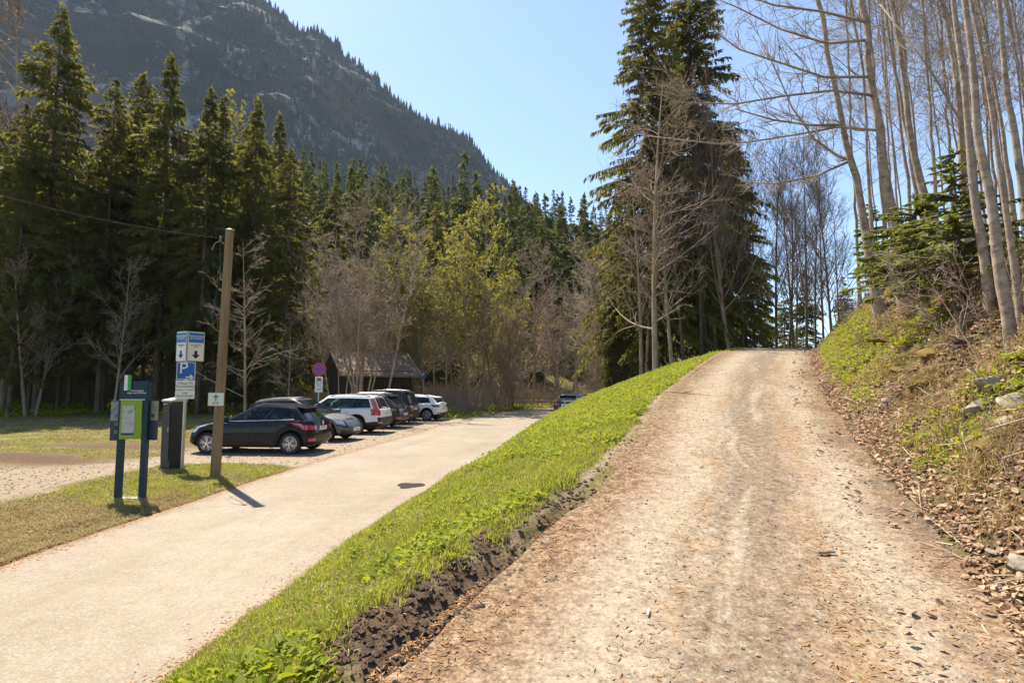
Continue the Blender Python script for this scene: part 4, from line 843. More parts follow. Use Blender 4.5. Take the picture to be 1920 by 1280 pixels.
    for xw in (xF, xB):
        for s in (1, -1):
            wq = bpy.data.objects.new('wheel', tm); C.objects.link(wq); wq.parent = t; wq.location = (xw, s * (hw - .115), wr); wq.name = 'wheel'
            a = link('rim', rm, wq); a.location = (0, s * .088, 0); a.rotation_euler = (0, RNG.uniform(0, 1), R(180) if s > 0 else 0); b = link('brake_disc', hm, wq); b.location = (0, s * .05 if s < 0 else .0, 0)
    return t

HATCH = dict(L=4.10, W=1.74, H=1.48, wheel_r=.315, fo=.82, wb=2.52, sill=.21, belt=[(0, .98), (.06, 1.01), (.25, .985), (.55, .945), (.72, .93), (.80, .895), (.92, .80), (1, .66)], roof=[(0, 1.33), (.12, 1.36), (.25, 1.425), (.42, 1.455), (.55, 1.45), (.7, 1.40)],
             gh=dict(r0=.045, r1=.135, f0=.775, f1=.50, tw=.70, rw=9, rv=.06), doors=[(.28, .46), (.46, .70)], windows=[(.10, .50), (.535, .985)], taper=.10, tail_lamp=(6, 20, .63, .80), head_lamp=(73, 82, .72, .93), plate_z=.74, plate='OA', spokes='multi', rim=.70, spoiler='paint', badge=.16, strip=True)
def spec(**kw): d = {k: (dict(v) if isinstance(v, dict) else v) for k, v in HATCH.items()}; d['group'] = 'cars parked in a row on the gravel'; d.update(kw); return d
CARS = [
 ('black small hatchback nearest the utility pole, chrome line under its side windows', (-7.80, 17.45), 176, spec(L=3.98, wb=2.54, fo=.76, H=1.43, plate='OA F 712', handle_mat=None), paint('black_paint', (.012, .014, .020))),
 ('grey hatchback parked nose-out, headlights towards the road', (-7.88, 21.2), -9, spec(L=4.26, W=1.81, wb=2.77, fo=.82, wheel_r=.345, belt=[(0, 1.02), (.06, 1.04), (.3, 1.0), (.6, .97), (.78, .93), (.86, .86), (.94, .77), (1, .62)], roof=[(0, 1.42), (.12, 1.46), (.25, 1.53), (.42, 1.56), (.56, 1.545), (.7, 1.48)], gh=dict(r0=.03, r1=.10, f0=.82, f1=.50, tw=.70, rw=10, rv=.0), doors=[(.27, .46), (.46, .71)], windows=[(.08, .46), (.49, .985)], taper=.05, head_lamp=(72, 81, .66, .88), tail_lamp=(4, 16, .6, .8), two_tone=True, black_roof=True, spoiler='trim', strip=False, nose_black=.30, plate='KE E 409', exhaust=False, reflector=False, spokes='five'), paint('grey_paint', (.15, .15, .15), .5)),
 ('white estate car with tall red tail lights and black lower cladding', (-7.75, 24.35), 174, spec(L=4.80, W=1.87, wb=2.82, fo=.92, wheel_r=.355, sill=.27, belt=[(0, 1.04), (.06, 1.06), (.5, 1.02), (.7, .99), (.8, .94), (.93, .84), (1, .66)], roof=[(0, 1.52), (.1, 1.55), (.3, 1.585), (.5, 1.58), (.65, 1.53)], gh=dict(r0=.025, r1=.085, f0=.735, f1=.53, tw=.73, rw=8, rv=.0), doors=[(.30, .47), (.47, .68)], windows=[(.05, .34), (.36, .63), (.66, .985)], taper=.0, tail_lamp=(9, 16, .62, .99), tall_lamp=True, clad=.24, rear_black=.45, arch_black=True, spoiler=None, rails='trim', plate='OA V 270', strip=False, plate_z=.86, badge=.18, spokes='five', rim_mat='darkrim'), paint('white_paint', (.74, .74, .72))),
 ('dark grey crossover with a sloping tail and slim red light band', (-7.55, 27.35), 172, spec(L=4.88, W=1.93, wb=2.93, fo=.92, wheel_r=.38, sill=.28, belt=[(0, 1.04), (.06, 1.08), (.5, 1.06), (.7, 1.04), (.8, .98), (.93, .88), (1, .7)], roof=[(0, 1.50), (.12, 1.54), (.3, 1.62), (.5, 1.635), (.65, 1.58)], gh=dict(r0=.03, r1=.15, f0=.74, f1=.52, tw=.72, rw=9, rv=.06), doors=[(.29, .47), (.47, .70)], windows=[(.10, .50), (.53, .985)], taper=.06, tail_lamp=(0, 18, .66, .78), lamp_mat='darkred', rails='alloy', plate='M QE 55', strip=False, plate_z=.66, badge=.33, spokes='five', clad=.16), paint('dark_grey_paint', (.045, .045, .048), .4)),
 ('dark brown people carrier with wide red tail lights, tallest in the row', (-7.35, 30.2), 171, spec(L=4.53, W=1.83, wb=2.79, fo=.90, wheel_r=.34, sill=.24, belt=[(0, 1.06), (.06, 1.09), (.5, 1.05), (.7, 1.02), (.8, .96), (.93, .84), (1, .66)], roof=[(0, 1.66), (.1, 1.69), (.3, 1.735), (.5, 1.73), (.65, 1.68)], gh=dict(r0=.02, r1=.075, f0=.79, f1=.54, tw=.76, rw=9, rv=.06), doors=[(.30, .48), (.48, .70)], windows=[(.05, .30), (.33, .60), (.63, .985)], taper=.0, tail_lamp=(4, 17, .66, .85), rails='alloy', plate='A TX 318', strip=False, plate_z=.80, spokes='ten', privacy=True), paint('brown_paint', (.050, .028, .018), .4)),
 ('white hatchback at the far end of the parked row', (-6.05, 33.1), 168, spec(L=4.26, W=1.79, wb=2.63, fo=.86, wheel_r=.33, plate='RV G 84', strip=False, lamp_mat='darkred', tail_lamp=(5, 18, .66, .82), tail=[.06, .0, .0, .01, .03, .05, .08], spokes='five', gh=dict(r0=.03, r1=.115, f0=.745, f1=.50, tw=.72, rw=9, rv=.06), taper=.05), paint('pure_white_paint', (.78, .78, .77))),
]
for lb, (x, y), rz, sp, mt in CARS:
    if sp.get('handle_mat', 1) is None: sp['handle_mat'] = mt
    build_car(lb, (x, y, float(H(x, y))+.0), R(rz), sp, mt)
build_car('dark car driving away round the bend, half hidden by the grass bank', (4.35, 38.6, .012), R(66), spec(parked=False, group=None, L=4.3, plate='OA K 93', strip=False), paint('steel_grey_paint', (.06, .065, .07), .5))
# ------------------------------------------------------------------ hut
M['wood_dark'] = barkmat('dark_boards', (.030, .020, .013), (.075, .05, .032), 3, (4, 4, .3))
M['wood_pale'] = barkmat('weathered_wood', (.20, .145, .10), (.40, .31, .23), 4, (1, 1, .3))
M['pole_wood'] = barkmat('utility_pole_wood', (.16, .105, .055), (.30, .215, .125), 7, (1, 1, .08))
def shingles():
    a = N('wood_shingles'); b = a.n('ShaderNodeTexBrick'); b.inputs['Scale'].default_value = 1; b.inputs['Brick Width'].default_value = .22; b.inputs['Row Height'].default_value = .17; b.inputs['Mortar Size'].default_value = .012
    b.inputs['Color1'].default_value = (.20, .135, .092, 1); b.inputs['Color2'].default_value = (.33, .24, .17, 1); b.inputs['Mortar'].default_value = (.06, .045, .035, 1); a.l(a.coord('UV'), b.inputs[0])
    c = a.mix(a.g(a.noise(1.5, 5), .35, .7), b.outputs[0], (.20, .15, .11)); a.bump(b.outputs['Fac'], .6, .02); return a.fin(c, .9, 0, .1)
def hut():
    Lh, Wd, eave, ridge, ov = 4.4, 4.4, 3.0, 4.35, .55; p = ground(652, 36); t = thing('hut', 'dark wooden hut with a shingle roof behind the bare trees', 'hut', (p[0], p[1], p[2]), R(33))
    w = MB()   # local: corner nearest the road at the origin, ridge runs along x, gable end at x=0
    for (x0, y0, x1, y1) in ((0, 0, Lh, 0), (0, Wd, Lh, Wd)):
        w.box(((x0 + x1) / 2, y0, eave / 2), (Lh, .12, eave))
    for x in (0, Lh): w.add([[x - .06, .062, 0], [x - .06, Wd - .062, 0], [x - .06, Wd - .062, eave], [x - .06, Wd / 2, ridge - .12], [x - .06, .062, eave], [x + .06, .062, 0], [x + .06, Wd - .062, 0], [x + .06, Wd - .062, eave], [x + .06, Wd / 2, ridge - .12], [x + .06, .062, eave]], []) ; o = w.n - 10; w.F += [(np.array([[o, o + 1, o + 2, o + 3, o + 4]]), 0), (np.array([[o + 9, o + 8, o + 7, o + 6, o + 5]]), 0)]
    for k in range(23): w.box((.1 + k * .2, -.066, eave / 2), (.025, .016, eave))
    w.build('wall', M['wood_dark'], t)
    for s in (0, 1):
        ya, yb = (-ov, Wd / 2) if s == 0 else (Wd + ov, Wd / 2); sl = (ridge - eave) / (Wd / 2); za = eave - sl * ov; m = MB(); nx_ = 2
        V = [[-ov, ya, za], [Lh + ov, ya, za], [Lh + ov, yb, ridge], [-ov, yb, ridge]]; V2 = [[x, y, z - .09] for x, y, z in V]
        m.add(V + V2, [[0, 1, 2, 3], [7, 6, 5, 4], [0, 4, 5, 1], [1, 5, 6, 2], [3, 2, 6, 7], [0, 3, 7, 4]]); me = m.mesh('roof', M['shingle']); uv = me.uv_layers.new(name='UVMap')
        for l in me.loops: v = me.vertices[l.vertex_index].co; uv.data[l.index].uv = (v.x, math.hypot(v.y - ya, v.z - za))
        ro = link('roof', me, t); b = MB()
        for x in (-ov - .02, Lh + ov + .02): b.tube([[x, ya, za - .02], [x, yb, ridge + .0]], .065, 4)
        b.build('verge_board', M['wood_pale'], ro)
    d = MB(); d.box((2.6, -.085, 1.0), (.95, .05, 2.0)); dd = d.build('door', M['wood_dark'], t); h = MB(); h.tube([[2.25, -.12, 1.0], [2.25, -.12, 1.12]], .015, 6); h.build('handle', M['trim'], dd)
M['shingle'] = shingles(); hut()

# ------------------------------------------------------------------ signs
M['galv'] = plain('galvanised_steel', (.42, .42, .40), .38, .85, .12, 14)
M['signwhite'] = plain('sign_white', (.70, .67, .60), .45, 0, .05, 20); M['signblue'] = plain('sign_blue', (.008, .085, .36), .4, 0, .06, 20); M['skyblue'] = plain('sign_light_blue', (.012, .15, .42), .4, 0, .06, 20)
M['signred'] = plain('sign_red', (.52, .012, .02), .4, 0, .06, 20); M['anthracite'] = plain('anthracite_paint', (.030, .032, .037), .5, .2, .12, 12); M['petrol'] = plain('petrol_paint', (.004, .030, .055), .5, .1, .15, 10)
M['applegreen'] = plain('panel_green', (.20, .33, .012), .45, 0, .05, 9); M['leafgreen'] = plain('logo_green', (.05, .30, .05), .5, 0, .25, 30); M['signgreen'] = plain('arrow_green', (.01, .20, .10), .5); M['concrete'] = plain('concrete', (.42, .38, .32), .9, 0, .2, 18); M['slate'] = plain('panel_slate', (.040, .055, .085), .5, 0, .25, 25)
def photo_panel(name, cols, scale, st=(1, 1, 1), seed=0.0):
    a = N(name); f = a.noise(scale, 6, .7, stretch=st, dist=1.2); return a.fin(a.ramp(f, cols), .5, 0, .3)
M['map'] = photo_panel('relief_map', [(.30, (.16, .19, .18)), (.45, (.33, .36, .33)), (.52, (.50, .46, .43)), (.6, (.30, .33, .34)), (.72, (.45, .47, .44))], 4.5); M['pic1'] = photo_panel('mountain_picture', [(.3, (.05, .08, .12)), (.5, (.30, .33, .36)), (.6, (.35, .17, .13)), (.75, (.6, .58, .55))], 5); M['pic2'] = photo_panel('meadow_picture', [(.3, (.12, .14, .07)), (.5, (.30, .32, .20)), (.62, (.38, .14, .08)), (.75, (.5, .48, .36))], 5)
def arrow_down(m, cx, cz, w, h, y0, y1): m.prism([(cx - w * .18, cz + h / 2), (cx - w * .18, cz), (cx - w / 2, cz), (cx, cz - h / 2), (cx + w / 2, cz), (cx + w * .18, cz), (cx + w * .18, cz + h / 2)], y0, y1)

# ticket machine
p = hit(322, 879, 3, 60)
t = thing('ticket_machine', 'dark parking ticket machine with a sloping lid beside the sign post', 'ticket machine', p, R(-28)); m = MB()
m.box((0, 0, .80), (.36, .34, 1.60)); m.build('cabinet', M['anthracite'], t); m = MB(); m.box((0, -.181, .86), (.30, .022, 1.30)); dr = m.build('door', M['anthracite'], t); m = MB(); m.box((.11, -.196, .95), (.03, .012, .10)); m.build('lock', M['galv'], dr)
m = MB(); V = [[-.20, -.20, 1.60], [.20, -.20, 1.60], [.20, .19, 1.60], [-.20, .19, 1.60], [-.20, -.20, 1.64], [.20, -.20, 1.64], [.20, .19, 1.71], [-.20, .19, 1.71]]; m.add(V, [[0, 3, 2, 1], [4, 5, 6, 7], [0, 1, 5, 4], [1, 2, 6, 5], [2, 3, 7, 6], [3, 0, 4, 7]]); m.build('lid', M['galv'], t)
m = MB(); m.box((0.05, -.198, 1.40), (.18, .010, .13)); m.build('screen', M['privacy'], t); m = MB(); m.box((-.09, -.1975, 1.545), (.05, .008, .018)); m.box((.0, -.1975, 1.545), (.09, .008, .014)); m.build('emblem', M['signwhite'], t); m = MB(); m.box((0, 0, .03), (.42, .40, .06)); m.build('plinth', M['anthracite'], t)

# sign post with its plates
p = hit(341, 881, 3, 60); t = thing('sign_post', 'grey post with parking signs, folded ticket sign on top', 'sign post', p, R(22)); hp = tree_h(346, 622, p[1], p[2]); k_ = hp / 3.35
m = MB(); m.tube([[0, 0, -.2], [.0, 0, hp - .02]], .038, 14); m.build('pole', M['galv'], t, 50)
def plate(name, w, h, z, mat, parent, y=-.062, border=None, rz=0, x=0):
    m = MB(); m.box((0, 0, 0), (w, .012, h)); o = m.build(name, border or mat, parent); o.location = (x, y, z); o.rotation_euler = (0, 0, rz)
    if border: m = MB(); m.box((0, -.008, 0), (w - .03, .006, h - .03)); m.build('face', mat, o)
    return o
def px_z(y0, Y=None): return float(at(345, y0, p[1])[2] - p[2])
zt0, zt1 = px_z(677), px_z(621); hh = zt1 - zt0
for (rz, w, xo, yo) in ((R(34), .40, .19, .03), (R(-50), .40, -.115, .08)):
    s = plate('ticket_sign', w, hh, (zt0 + zt1) / 2, M['signwhite'], t, yo, M['galv'], rz, xo - .02)
    m = MB(); m.box((0, -.0135, hh * .29), (w - .05, .005, hh * .33)); m.build('blue_field', M['skyblue'], s)
    plate_text('PARKSCHEIN-\nAUTOMAT', .062, M['signwhite'], s, (0, -.0175, hh * .30), 0); plate_text('Hier Parkschein\nlösen', .042, M['ink'], s, (0, -.0135, hh * .02), 0)
    m = MB(); arrow_down(m, 0, -hh * .28, .20, hh * .26, -.0115, -.015); m.build('arrow', M['ink'], s)
z0, z1 = px_z(711), px_z(679); s = plate('parking_sign', .39, z1 - z0, (z0 + z1) / 2, M['signblue'], t, -.062, M['signwhite'], 0); plate_text('P', (z1 - z0) * .92, M['signwhite'], s, (-.05, -.0125, .05), 0); m = MB(); m.box((.07, -.0135, -.15), (.14, .005, .03)); 
for q in (1, -1): m.add(np.array([[.165, -.016, -.15], [.10, -.016, -.15 + q * .065], [.075, -.016, -.15 + q * .045], [.125, -.016, -.15], [.165, -.0115, -.15], [.10, -.0115, -.15 + q * .065], [.075, -.0115, -.15 + q * .045], [.125, -.0115, -.15]]), [[0, 1, 2, 3], [4, 7, 6, 5], [0, 4, 5, 1], [1, 5, 6, 2], [2, 6, 7, 3]])
m.build('arrow', M['signwhite'], s)
z0, z1 = px_z(730), px_z(712.5); s = plate('text_sign', .40, z1 - z0, (z0 + z1) / 2, M['signwhite'], t, -.062); plate_text('Vilstal P2\nTannenberg', .085, M['ink'], s, (0, -.0065, 0), 0)
z0, z1 = px_z(747.5), px_z(731); s = plate('text_sign', .40, z1 - z0, (z0 + z1) / 2, M['signwhite'], t, -.062); plate_text('mit\nParkschein', .078, M['ink'], s, (0, -.0065, 0), 0)

# information board
pl_, pr_ = hit(222, 934, 3, 60), hit(266, 938, 3, 60); d = pr_ - pl_; wid = float(np.hypot(d[0], d[1])); yaw = math.atan2(d[1], d[0]); pc = (pl_ + pr_) / 2
t = thing('information_board', 'dark blue information board on two posts with a green map panel and side wings', 'information board', pc, R(3)); bz_ = lambda py: float(at(255, py, pc[1])[2] - pc[2])
wid = .41; ztop = bz_(714); zh0 = bz_(748); zp1, zp0 = bz_(750), bz_(822)
for s in (-1, 1): m = MB(); m.box((s * wid / 2, 0, ztop / 2 - .1), (.085, .10, ztop - .0 + .18)); m.build('post', M['petrol'], t)
m = MB(); m.box((.0, -.053, (zh0 + ztop) / 2), (wid + .075, .014, ztop - zh0)); hd = m.build('header', M['petrol'], t); plate_text('Themenpfad\nAlpe und Wildnis', .046, M['signwhite'], hd, (.055, -.0615, ztop - .19), 0)
m = MB(); m.box((-.125, -.075, ztop - .03), (.06, .014, .27)); lg = m.build('logo_plate', M['signwhite'], t); m = MB(); m.box((-.066, -.075, ztop - .03), (.056, .016, .27)); m.disc((-.066, -.084, ztop - .07), .028, (0, -1, 0), 14, .004); m.build('logo_green', M['leafgreen'], lg)
m = MB(); m.box((-.02, -.062, (zp0 + zp1) / 2), (wid - .05, .020, zp1 - zp0)); mp = m.build('map_panel', M['applegreen'], t); m = MB(); m.box((-.055, -.075, (zp0 + zp1) / 2 - .02), (wid - .20, .008, (zp1 - zp0) * .80)); m.build('map', M['map'], mp); m = MB(); m.box((-.055, -.080, zp0 + .085), (wid - .20, .005, .045)); m.build('legend', M['slate'], mp)
m = MB(); m.box((-.0, -.06, zp1 + .012), (wid + .02, .05, .018)); m.build('ledge', M['galv'], t)
for s, mat in ((-1, 'pic1'), (1, 'pic2')):
    m = MB(); m.box((s * (wid / 2 + .105), .03 + .02 * s, (zp0 + zp1) / 2 - .02), (.17, .016, zp1 - zp0 + .02), 0, Matrix.Rotation(R(30 if s < 0 else -14), 3, 'Z')); wg = m.build('side_wing', M['slate'], t); m = MB(); m.box((s * (wid / 2 + .105), .019 + .02 * s, zp1 - .19), (.165, .010, .34), 0, Matrix.Rotation(R(30 if s < 0 else -14), 3, 'Z')); m.build('picture', M[mat], wg)
    for q in range(3):
        m = MB(); m.box((s * (wid / 2 + .09), .0185 + .02 * s, zp0 + .12 + q * .14), (.07, .008, .06), 0, Matrix.Rotation(R(30 if s < 0 else -14), 3, 'Z')); m.build('text_block', M['darkrim'], wg); m = MB(); m.box((s * (wid / 2 + .155), .0185 + .02 * s, zp0 + .12 + q * .14), (.035, .008, .08), 0, Matrix.Rotation(R(30 if s < 0 else -14), 3, 'Z')); m.build('small_picture', M[mat], wg)
m = MB(); m.box((0, 0, .0), (wid + .12, .20, .07), 0, None, .92); m.build('footing', M['concrete'], t)

# utility pole, its little footpath sign and the wire
p = hit(403, 893, 3, 60); top = at(431, 432, p[1]) - p; t = thing('utility_pole', 'leaning wooden utility pole with a small green arrow sign', 'utility pole', p)
m = MB(); s = np.linspace(0, 1, 12)[:, None]; P = np.array([0, 0, -.3]) * (1 - s) + top * s; m.tube(P, np.linspace(.108, .085, 12), 16); m.build('shaft', M['pole_wood'], t, 50)
m = MB(); m.tube([top + [0, 0, .0], top + [0, 0, .012]], [.105, .095], 16); m.tube([top + [0, 0, .012], top + [0, 0, .04]], [.095, .02], 16); m.build('cap', M['galv'], t, 40)
hk = top + np.array([-.1, 0, -.28]); m = MB(); th = np.linspace(0, 1, 8); m.tube(np.stack([hk[0] - .30 * th, 0 * th, hk[2] - .04 + .10 * np.sin(th * 2.2) - .22 * th ** 3], -1), .011, 6); m.build('bracket', M['darkrim'], t, True); m = MB(); m.tube([hk + [-.10, 0, .02], hk + [-.10, 0, .14]], [.035, .022], 10); m.build('insulator', M['darkrim'], t, True)
m = MB(); q = np.linspace(0, 1, 10); m.tube(np.stack([hk[0] - .07 + .04 * np.sin(q * 5), -.09 + 0 * q, hk[2] - q * 1.6], -1), .009, 5); m.build('cable_drop', M['trim'], t)
zs = float(at(405, 748, p[1])[2] - p[2]); xs_ = top[0] * zs / top[2]; s = plate('direction_sign', .31, .28, zs, M['signwhite'], t, -.135, None, R(14), xs_ - .01); m = MB(); m.box((0, -.0085, .02), (.022, .005, .12)); m.prism([(-.055, .045), (0, .105), (.055, .045), (.04, .03), (0, .07), (-.04, .03)], -.0065, -.011); m.build('arrow', M['signgreen'], s); m = MB(); m.prism([(-.06, -.10), (-.035, -.055), (-.01, -.10)], -.0065, -.0105); m.prism([(.01, -.10), (.035, -.055), (.06, -.10)], -.0065, -.0105); m.build('emblem', M['signgreen'], s)
pa = p + hk + [-.10, 0, .10]; pb = at(-160, 318, p[1] - 1.5); q = np.linspace(0, 1, 24)[:, None]; P = pa * (1 - q) + pb * q; P[:, 2] -= 1.0 * .18 * 4 * (q * (1 - q))[:, 0]; t = thing('overhead_cable', 'thin overhead cable running from the utility pole out of the picture', 'cable', pa); m = MB(); m.tube(P - pa, .0065, 6); m.build('wire', M['rubber'], t, True)

# no-stopping sign, small blue sign, reflector post
Y = 27.5; p = ground(598, Y); t = thing('road_sign', 'round red and blue no-stopping sign on a thin post behind the grey hatchback', 'road sign', p, R(12)); zc = float(at(600, 692, Y)[2] - p[2])
m = MB(); m.tube([[0, 0, -.2], [0, 0, zc + .1]], .03, 10); m.build('pole', M['galv'], t, True); m = MB(); m.disc((0, -.04, zc), .33, (0, -1, 0), 32, .012); ds = m.build('disc', M['signred'], t); m = MB(); m.disc((0, -.052, zc), .265, (0, -1, 0), 32, .005); m.build('blue_face', M['signblue'], ds)
m = MB()
for a in (45, -45): m.box((0, -.0605, zc), (.54, .006, .07), 0, Matrix.Rotation(R(a), 3, 'Y'))
m.build('cross_bars', M['signred'], ds)
for k, (zz, hh, tx) in enumerate(((zc - .50, .27, 'motif'), (zc - .78, .22, 'frei'), (zc - 1.02, .22, 'frei'))):
    s = plate('supplementary_sign', .36, hh, zz, M['signwhite'], t, -.045)
    if tx == 'motif':
        m = MB(); m.box((0, -.009, .03), (.20, .005, .07)); m.box((0, -.009, -.05), (.24, .005, .06)); m.build('car_symbol', M['ink'], s)
    else:
        m = MB(); m.box((0, -.009, .04), (.26, .004, .025)); m.box((0, -.009, -.03), (.22, .004, .025)); m.build('text_lines', M['ink'], s)
Y = 40.0; p = ground(794, Y); t = thing('road_sign', 'small blue sign on a thin post at the wood edge above the white hatchback', 'road sign', p); zc = float(at(795, 703, Y)[2] - p[2]); m = MB(); m.tube([[0, 0, -.2], [0, 0, zc + .2]], .03, 8); m.build('pole', M['galv'], t); m = MB(); m.box((0, -.04, zc), (.26, .012, .50)); s = m.build('sign_plate', M['signblue'], t); m = MB(); m.box((0, -.05, zc + .08), (.12, .006, .16)); m.build('symbol', M['signwhite'], s)
p = ground(962, 48.3); t = thing('reflector_post', 'white roadside reflector post with a black band at the bend', 'reflector post', p); m = MB(); m.box((0, 0, .50), (.13, .11, 1.06), 0, None, .92); m.build('post', M['signwhite'], t); m = MB(); m.box((0, 0, .80), (.135, .116, .20)); b = m.build('black_band', M['ink'], t); m = MB(); m.box((0, -.061, .80), (.05, .008, .14)); m.build('reflector', M['galv'], b)
p = ground(985, 50.5); t = thing('wooden_fence', 'low weathered wooden fence behind the reflector post', 'fence', p, R(6))
for k in range(4): m = MB(); m.box((-1.5 + k * 1.3, 0, .45), (.12, .12, 1.0)); m.build('post', M['wood_pale'], t)
for z in (.40, .80): m = MB(); m.box((.45, -.075, z), (4.4, .04, .12)); m.build('rail', M['wood_pale'], t)
# ------------------------------------------------------------------ ground cover
def blades(mb, P, L, wd, rng, lean=.35, droop=.5):
    n = len(P); a = rng.uniform(0, 6.28, n); b = a + rng.normal(size=n) * .7 + 1.57; s = np.stack([np.cos(a), np.sin(a), 0 * a], -1) * (wd / 2)[:, None]
    d = np.stack([np.cos(b), np.sin(b), 0 * b], -1) * (rng.random(n) * lean + .08)[:, None]; up = np.array([0, 0, 1.0]); L = L[:, None]
    m1 = P + (up * .55 + d * .35) * L; tp = P + (up * (1 - droop * rng.random((n, 1)) * .7) + d * 1.25) * L
    V = np.stack([P - s, P + s, m1 + s * .8, m1 - s * .8, tp], 1).reshape(-1, 3); i = np.arange(n) * 5
    mb.add(V, np.stack([i, i + 1, i + 2, i + 3], -1)); mb.F.append((np.stack([i + 3, i + 2, i + 4], -1) + (mb.n - 5 * n), 0))
def on(x, y, dz=-.012): return np.stack([x, y, H(x, y) + dz], -1)
def ovals(mb, P, D, Nn, L, wf, fold, rng):
    """leaf: two halves folded along the rib"""
    Wd = nrm(np.cross(Nn, D)); L = L[:, None]; up = Nn * fold; a, c = P, P + D * L + Nn * L * rng.uniform(-.25, .15, (len(P), 1))
    l1 = P + D * L * .3 + (Wd * wf + up) * L; l2 = P + D * L * .72 + (Wd * wf * .8 + up * .8) * L; r1 = P + D * L * .3 + (-Wd * wf + up) * L; r2 = P + D * L * .72 + (-Wd * wf * .8 + up * .8) * L
    V = np.stack([a, l1, l2, c, r2, r1], 1).reshape(-1, 3); i = np.arange(len(P)) * 6
    mb.add(V, np.concatenate([np.stack([i, i + 3, i + 2, i + 1], -1), np.stack([i, i + 5, i + 4, i + 3], -1)]))
rng = np.random.default_rng(21)
def slope_pts(n, y0, y1, pw, lo=.02, hi=1.0, edge=.04):
    y = y0 + (y1 - y0) * rng.random(n) ** pw; t = lo + (hi - lo) * rng.random(n); a, b = XRR(y) + .03, XL(y) - edge + .14 * sst(5, 7, y); return a + (b - a) * t, y
def dens(x, y, ch): return masks(x, y)[ch]
# green grass of the bank between the two roads, the patch by the signs, spots on the right bank
mb = MB(); x, y = slope_pts(150000, 1.7, 9.5, 1.35); k = dens(x, y, 0) * (.45 + .7 * sst(.28, .44, fbm(x * 1.9 + 7, y * 1.9, 3))) > rng.random(len(x)) * .9; x, y = x[k], y[k]; n_ = fbm(x * 1.6, y * 1.6, 3)
blades(mb, on(x, y), (.028 + .10 * n_ ** 1.5 * rng.uniform(.4, 1.6, len(x))), rng.uniform(.004, .009, len(x)), rng)
x, y = slope_pts(110000, 9, 36, 1.3); k = dens(x, y, 0) > rng.random(len(x)) * .9; x, y = x[k], y[k]; blades(mb, on(x, y), .05 + .10 * rng.random(len(x)) * fbm(x, y, 3) * 1.6, rng.uniform(.010, .022, len(x)), rng)
x, y = rng.uniform(-9.2, -5.1, 60000), rng.uniform(8.6, 14.6, 60000); k = inpoly(x + (fbm(x * 2, y * 2, 3) - .5) * .8, y, PATCH) & (fbm(x * 1.3 + 3, y * 1.3, 3) > .36) & (x < XRL(y) - .05); x, y = x[k], y[k]; blades(mb, on(x, y), .03 + .06 * rng.random(len(x)), rng.uniform(.008, .014, len(x)), rng)
y = 9 + 26 * rng.random(60000) ** 1.4; x = XRL(y) - 2.5 - 16 * rng.random(60000); k = (dens(x, y, 0) > .2) & (dens(x, y, 1) < .4) & ~inpoly(x, y, PATCH); x, y = x[k], y[k]; blades(mb, on(x, y), .04 + .05 * rng.random(len(x)), rng.uniform(.010, .02, len(x)), rng)
d = rng.random(90000); y = 3 + 23 * rng.random(90000) ** 1.3; x = XR(y) + .15 + 4 * d; k = dens(x, y, 0) * .8 > rng.random(len(x)); x, y = x[k], y[k]; blades(mb, on(x, y), .05 + .09 * rng.random(len(x)), rng.uniform(.008, .016, len(x)), rng)
tag(mb.build('grass', M['grass']), 'fresh green grass on the bank between the two roads', None, None, 'stuff')
# straw: dead blades in the turf, the dry verge on the left, hanging tussocks on the right bank
mb = MB(); x, y = slope_pts(15000, 1.7, 14, 1.2); k = dens(x, y, 0) + .25 > rng.random(len(x)); x, y = x[k], y[k]; blades(mb, on(x, y), .04 + .08 * rng.random(len(x)), rng.uniform(.004, .009, len(x)), rng, .9, .9)
y = 5.5 + 30 * rng.random(150000) ** 1.6; x = XRL(y) - .03 - (1.2 + 16 * sst(6, 20, y)) * rng.random(150000) ** 1.3 * rng.uniform(.5, 1.5, 150000); k = (dens(x, y, 1) < .4) & (dens(x, y, 3) < .5); x, y = x[k], y[k]; blades(mb, on(x, y), .03 + .07 * rng.random(len(x)), (.004 + .0009 * y) * rng.uniform(.6, 1.4, len(x)), rng, .9, .9)
cy = 3.2 + 17 * rng.random(240) ** 1.2; cx = XR(cy) + .4 + 3.4 * rng.random(240); q = np.repeat(np.arange(240), 100); x = cx[q] + rng.normal(size=len(q)) * .09; y = cy[q] + rng.normal(size=len(q)) * .09; P = on(x, y); L = rng.uniform(.08, .26, len(q))
blades(mb, P, L, rng.uniform(.005, .010, len(q)), rng, 1.3, 1.4); tag(mb.build('dry_grass', M['straw']), 'straw-coloured dead grass in the turf and on the verge', None, None, 'stuff')
# broad-leaved herbs
mb = MB()
def rosettes(x, y, nl, s):
    q = np.repeat(np.arange(len(x)), nl); P = on(x, y, .02)[q] + rng.normal(size=(len(q), 3)) * np.array([.05, .05, .025]) * (s[q] / .06)[:, None]; a = rng.uniform(0, 6.28, len(q)); D = nrm(np.stack([np.cos(a), np.sin(a), rng.uniform(.1, .9, len(q))], -1)); Nn = nrm(np.cross(np.cross(D, [0, 0, 1.0]), D) + rng.normal(size=D.shape) * .3)
    ovals(mb, P + [0, 0, .02], D, Nn, s[q] * rng.uniform(.6, 1.4, len(q)), .30, .10, rng)
x, y = slope_pts(2600, 1.7, 13, 1.3, .25); k = (dens(x, y, 0) > .5) & (fbm(x * 1.5 + 3, y * 1.5, 3) > .48); rosettes(x[k], y[k], 9, rng.uniform(.028, .060, k.sum()))
x, y = slope_pts(1800, 10, 34, 1.3, .05); k = (dens(x, y, 0) > .5); rosettes(x[k], y[k], 7, rng.uniform(.035, .06, k.sum()))
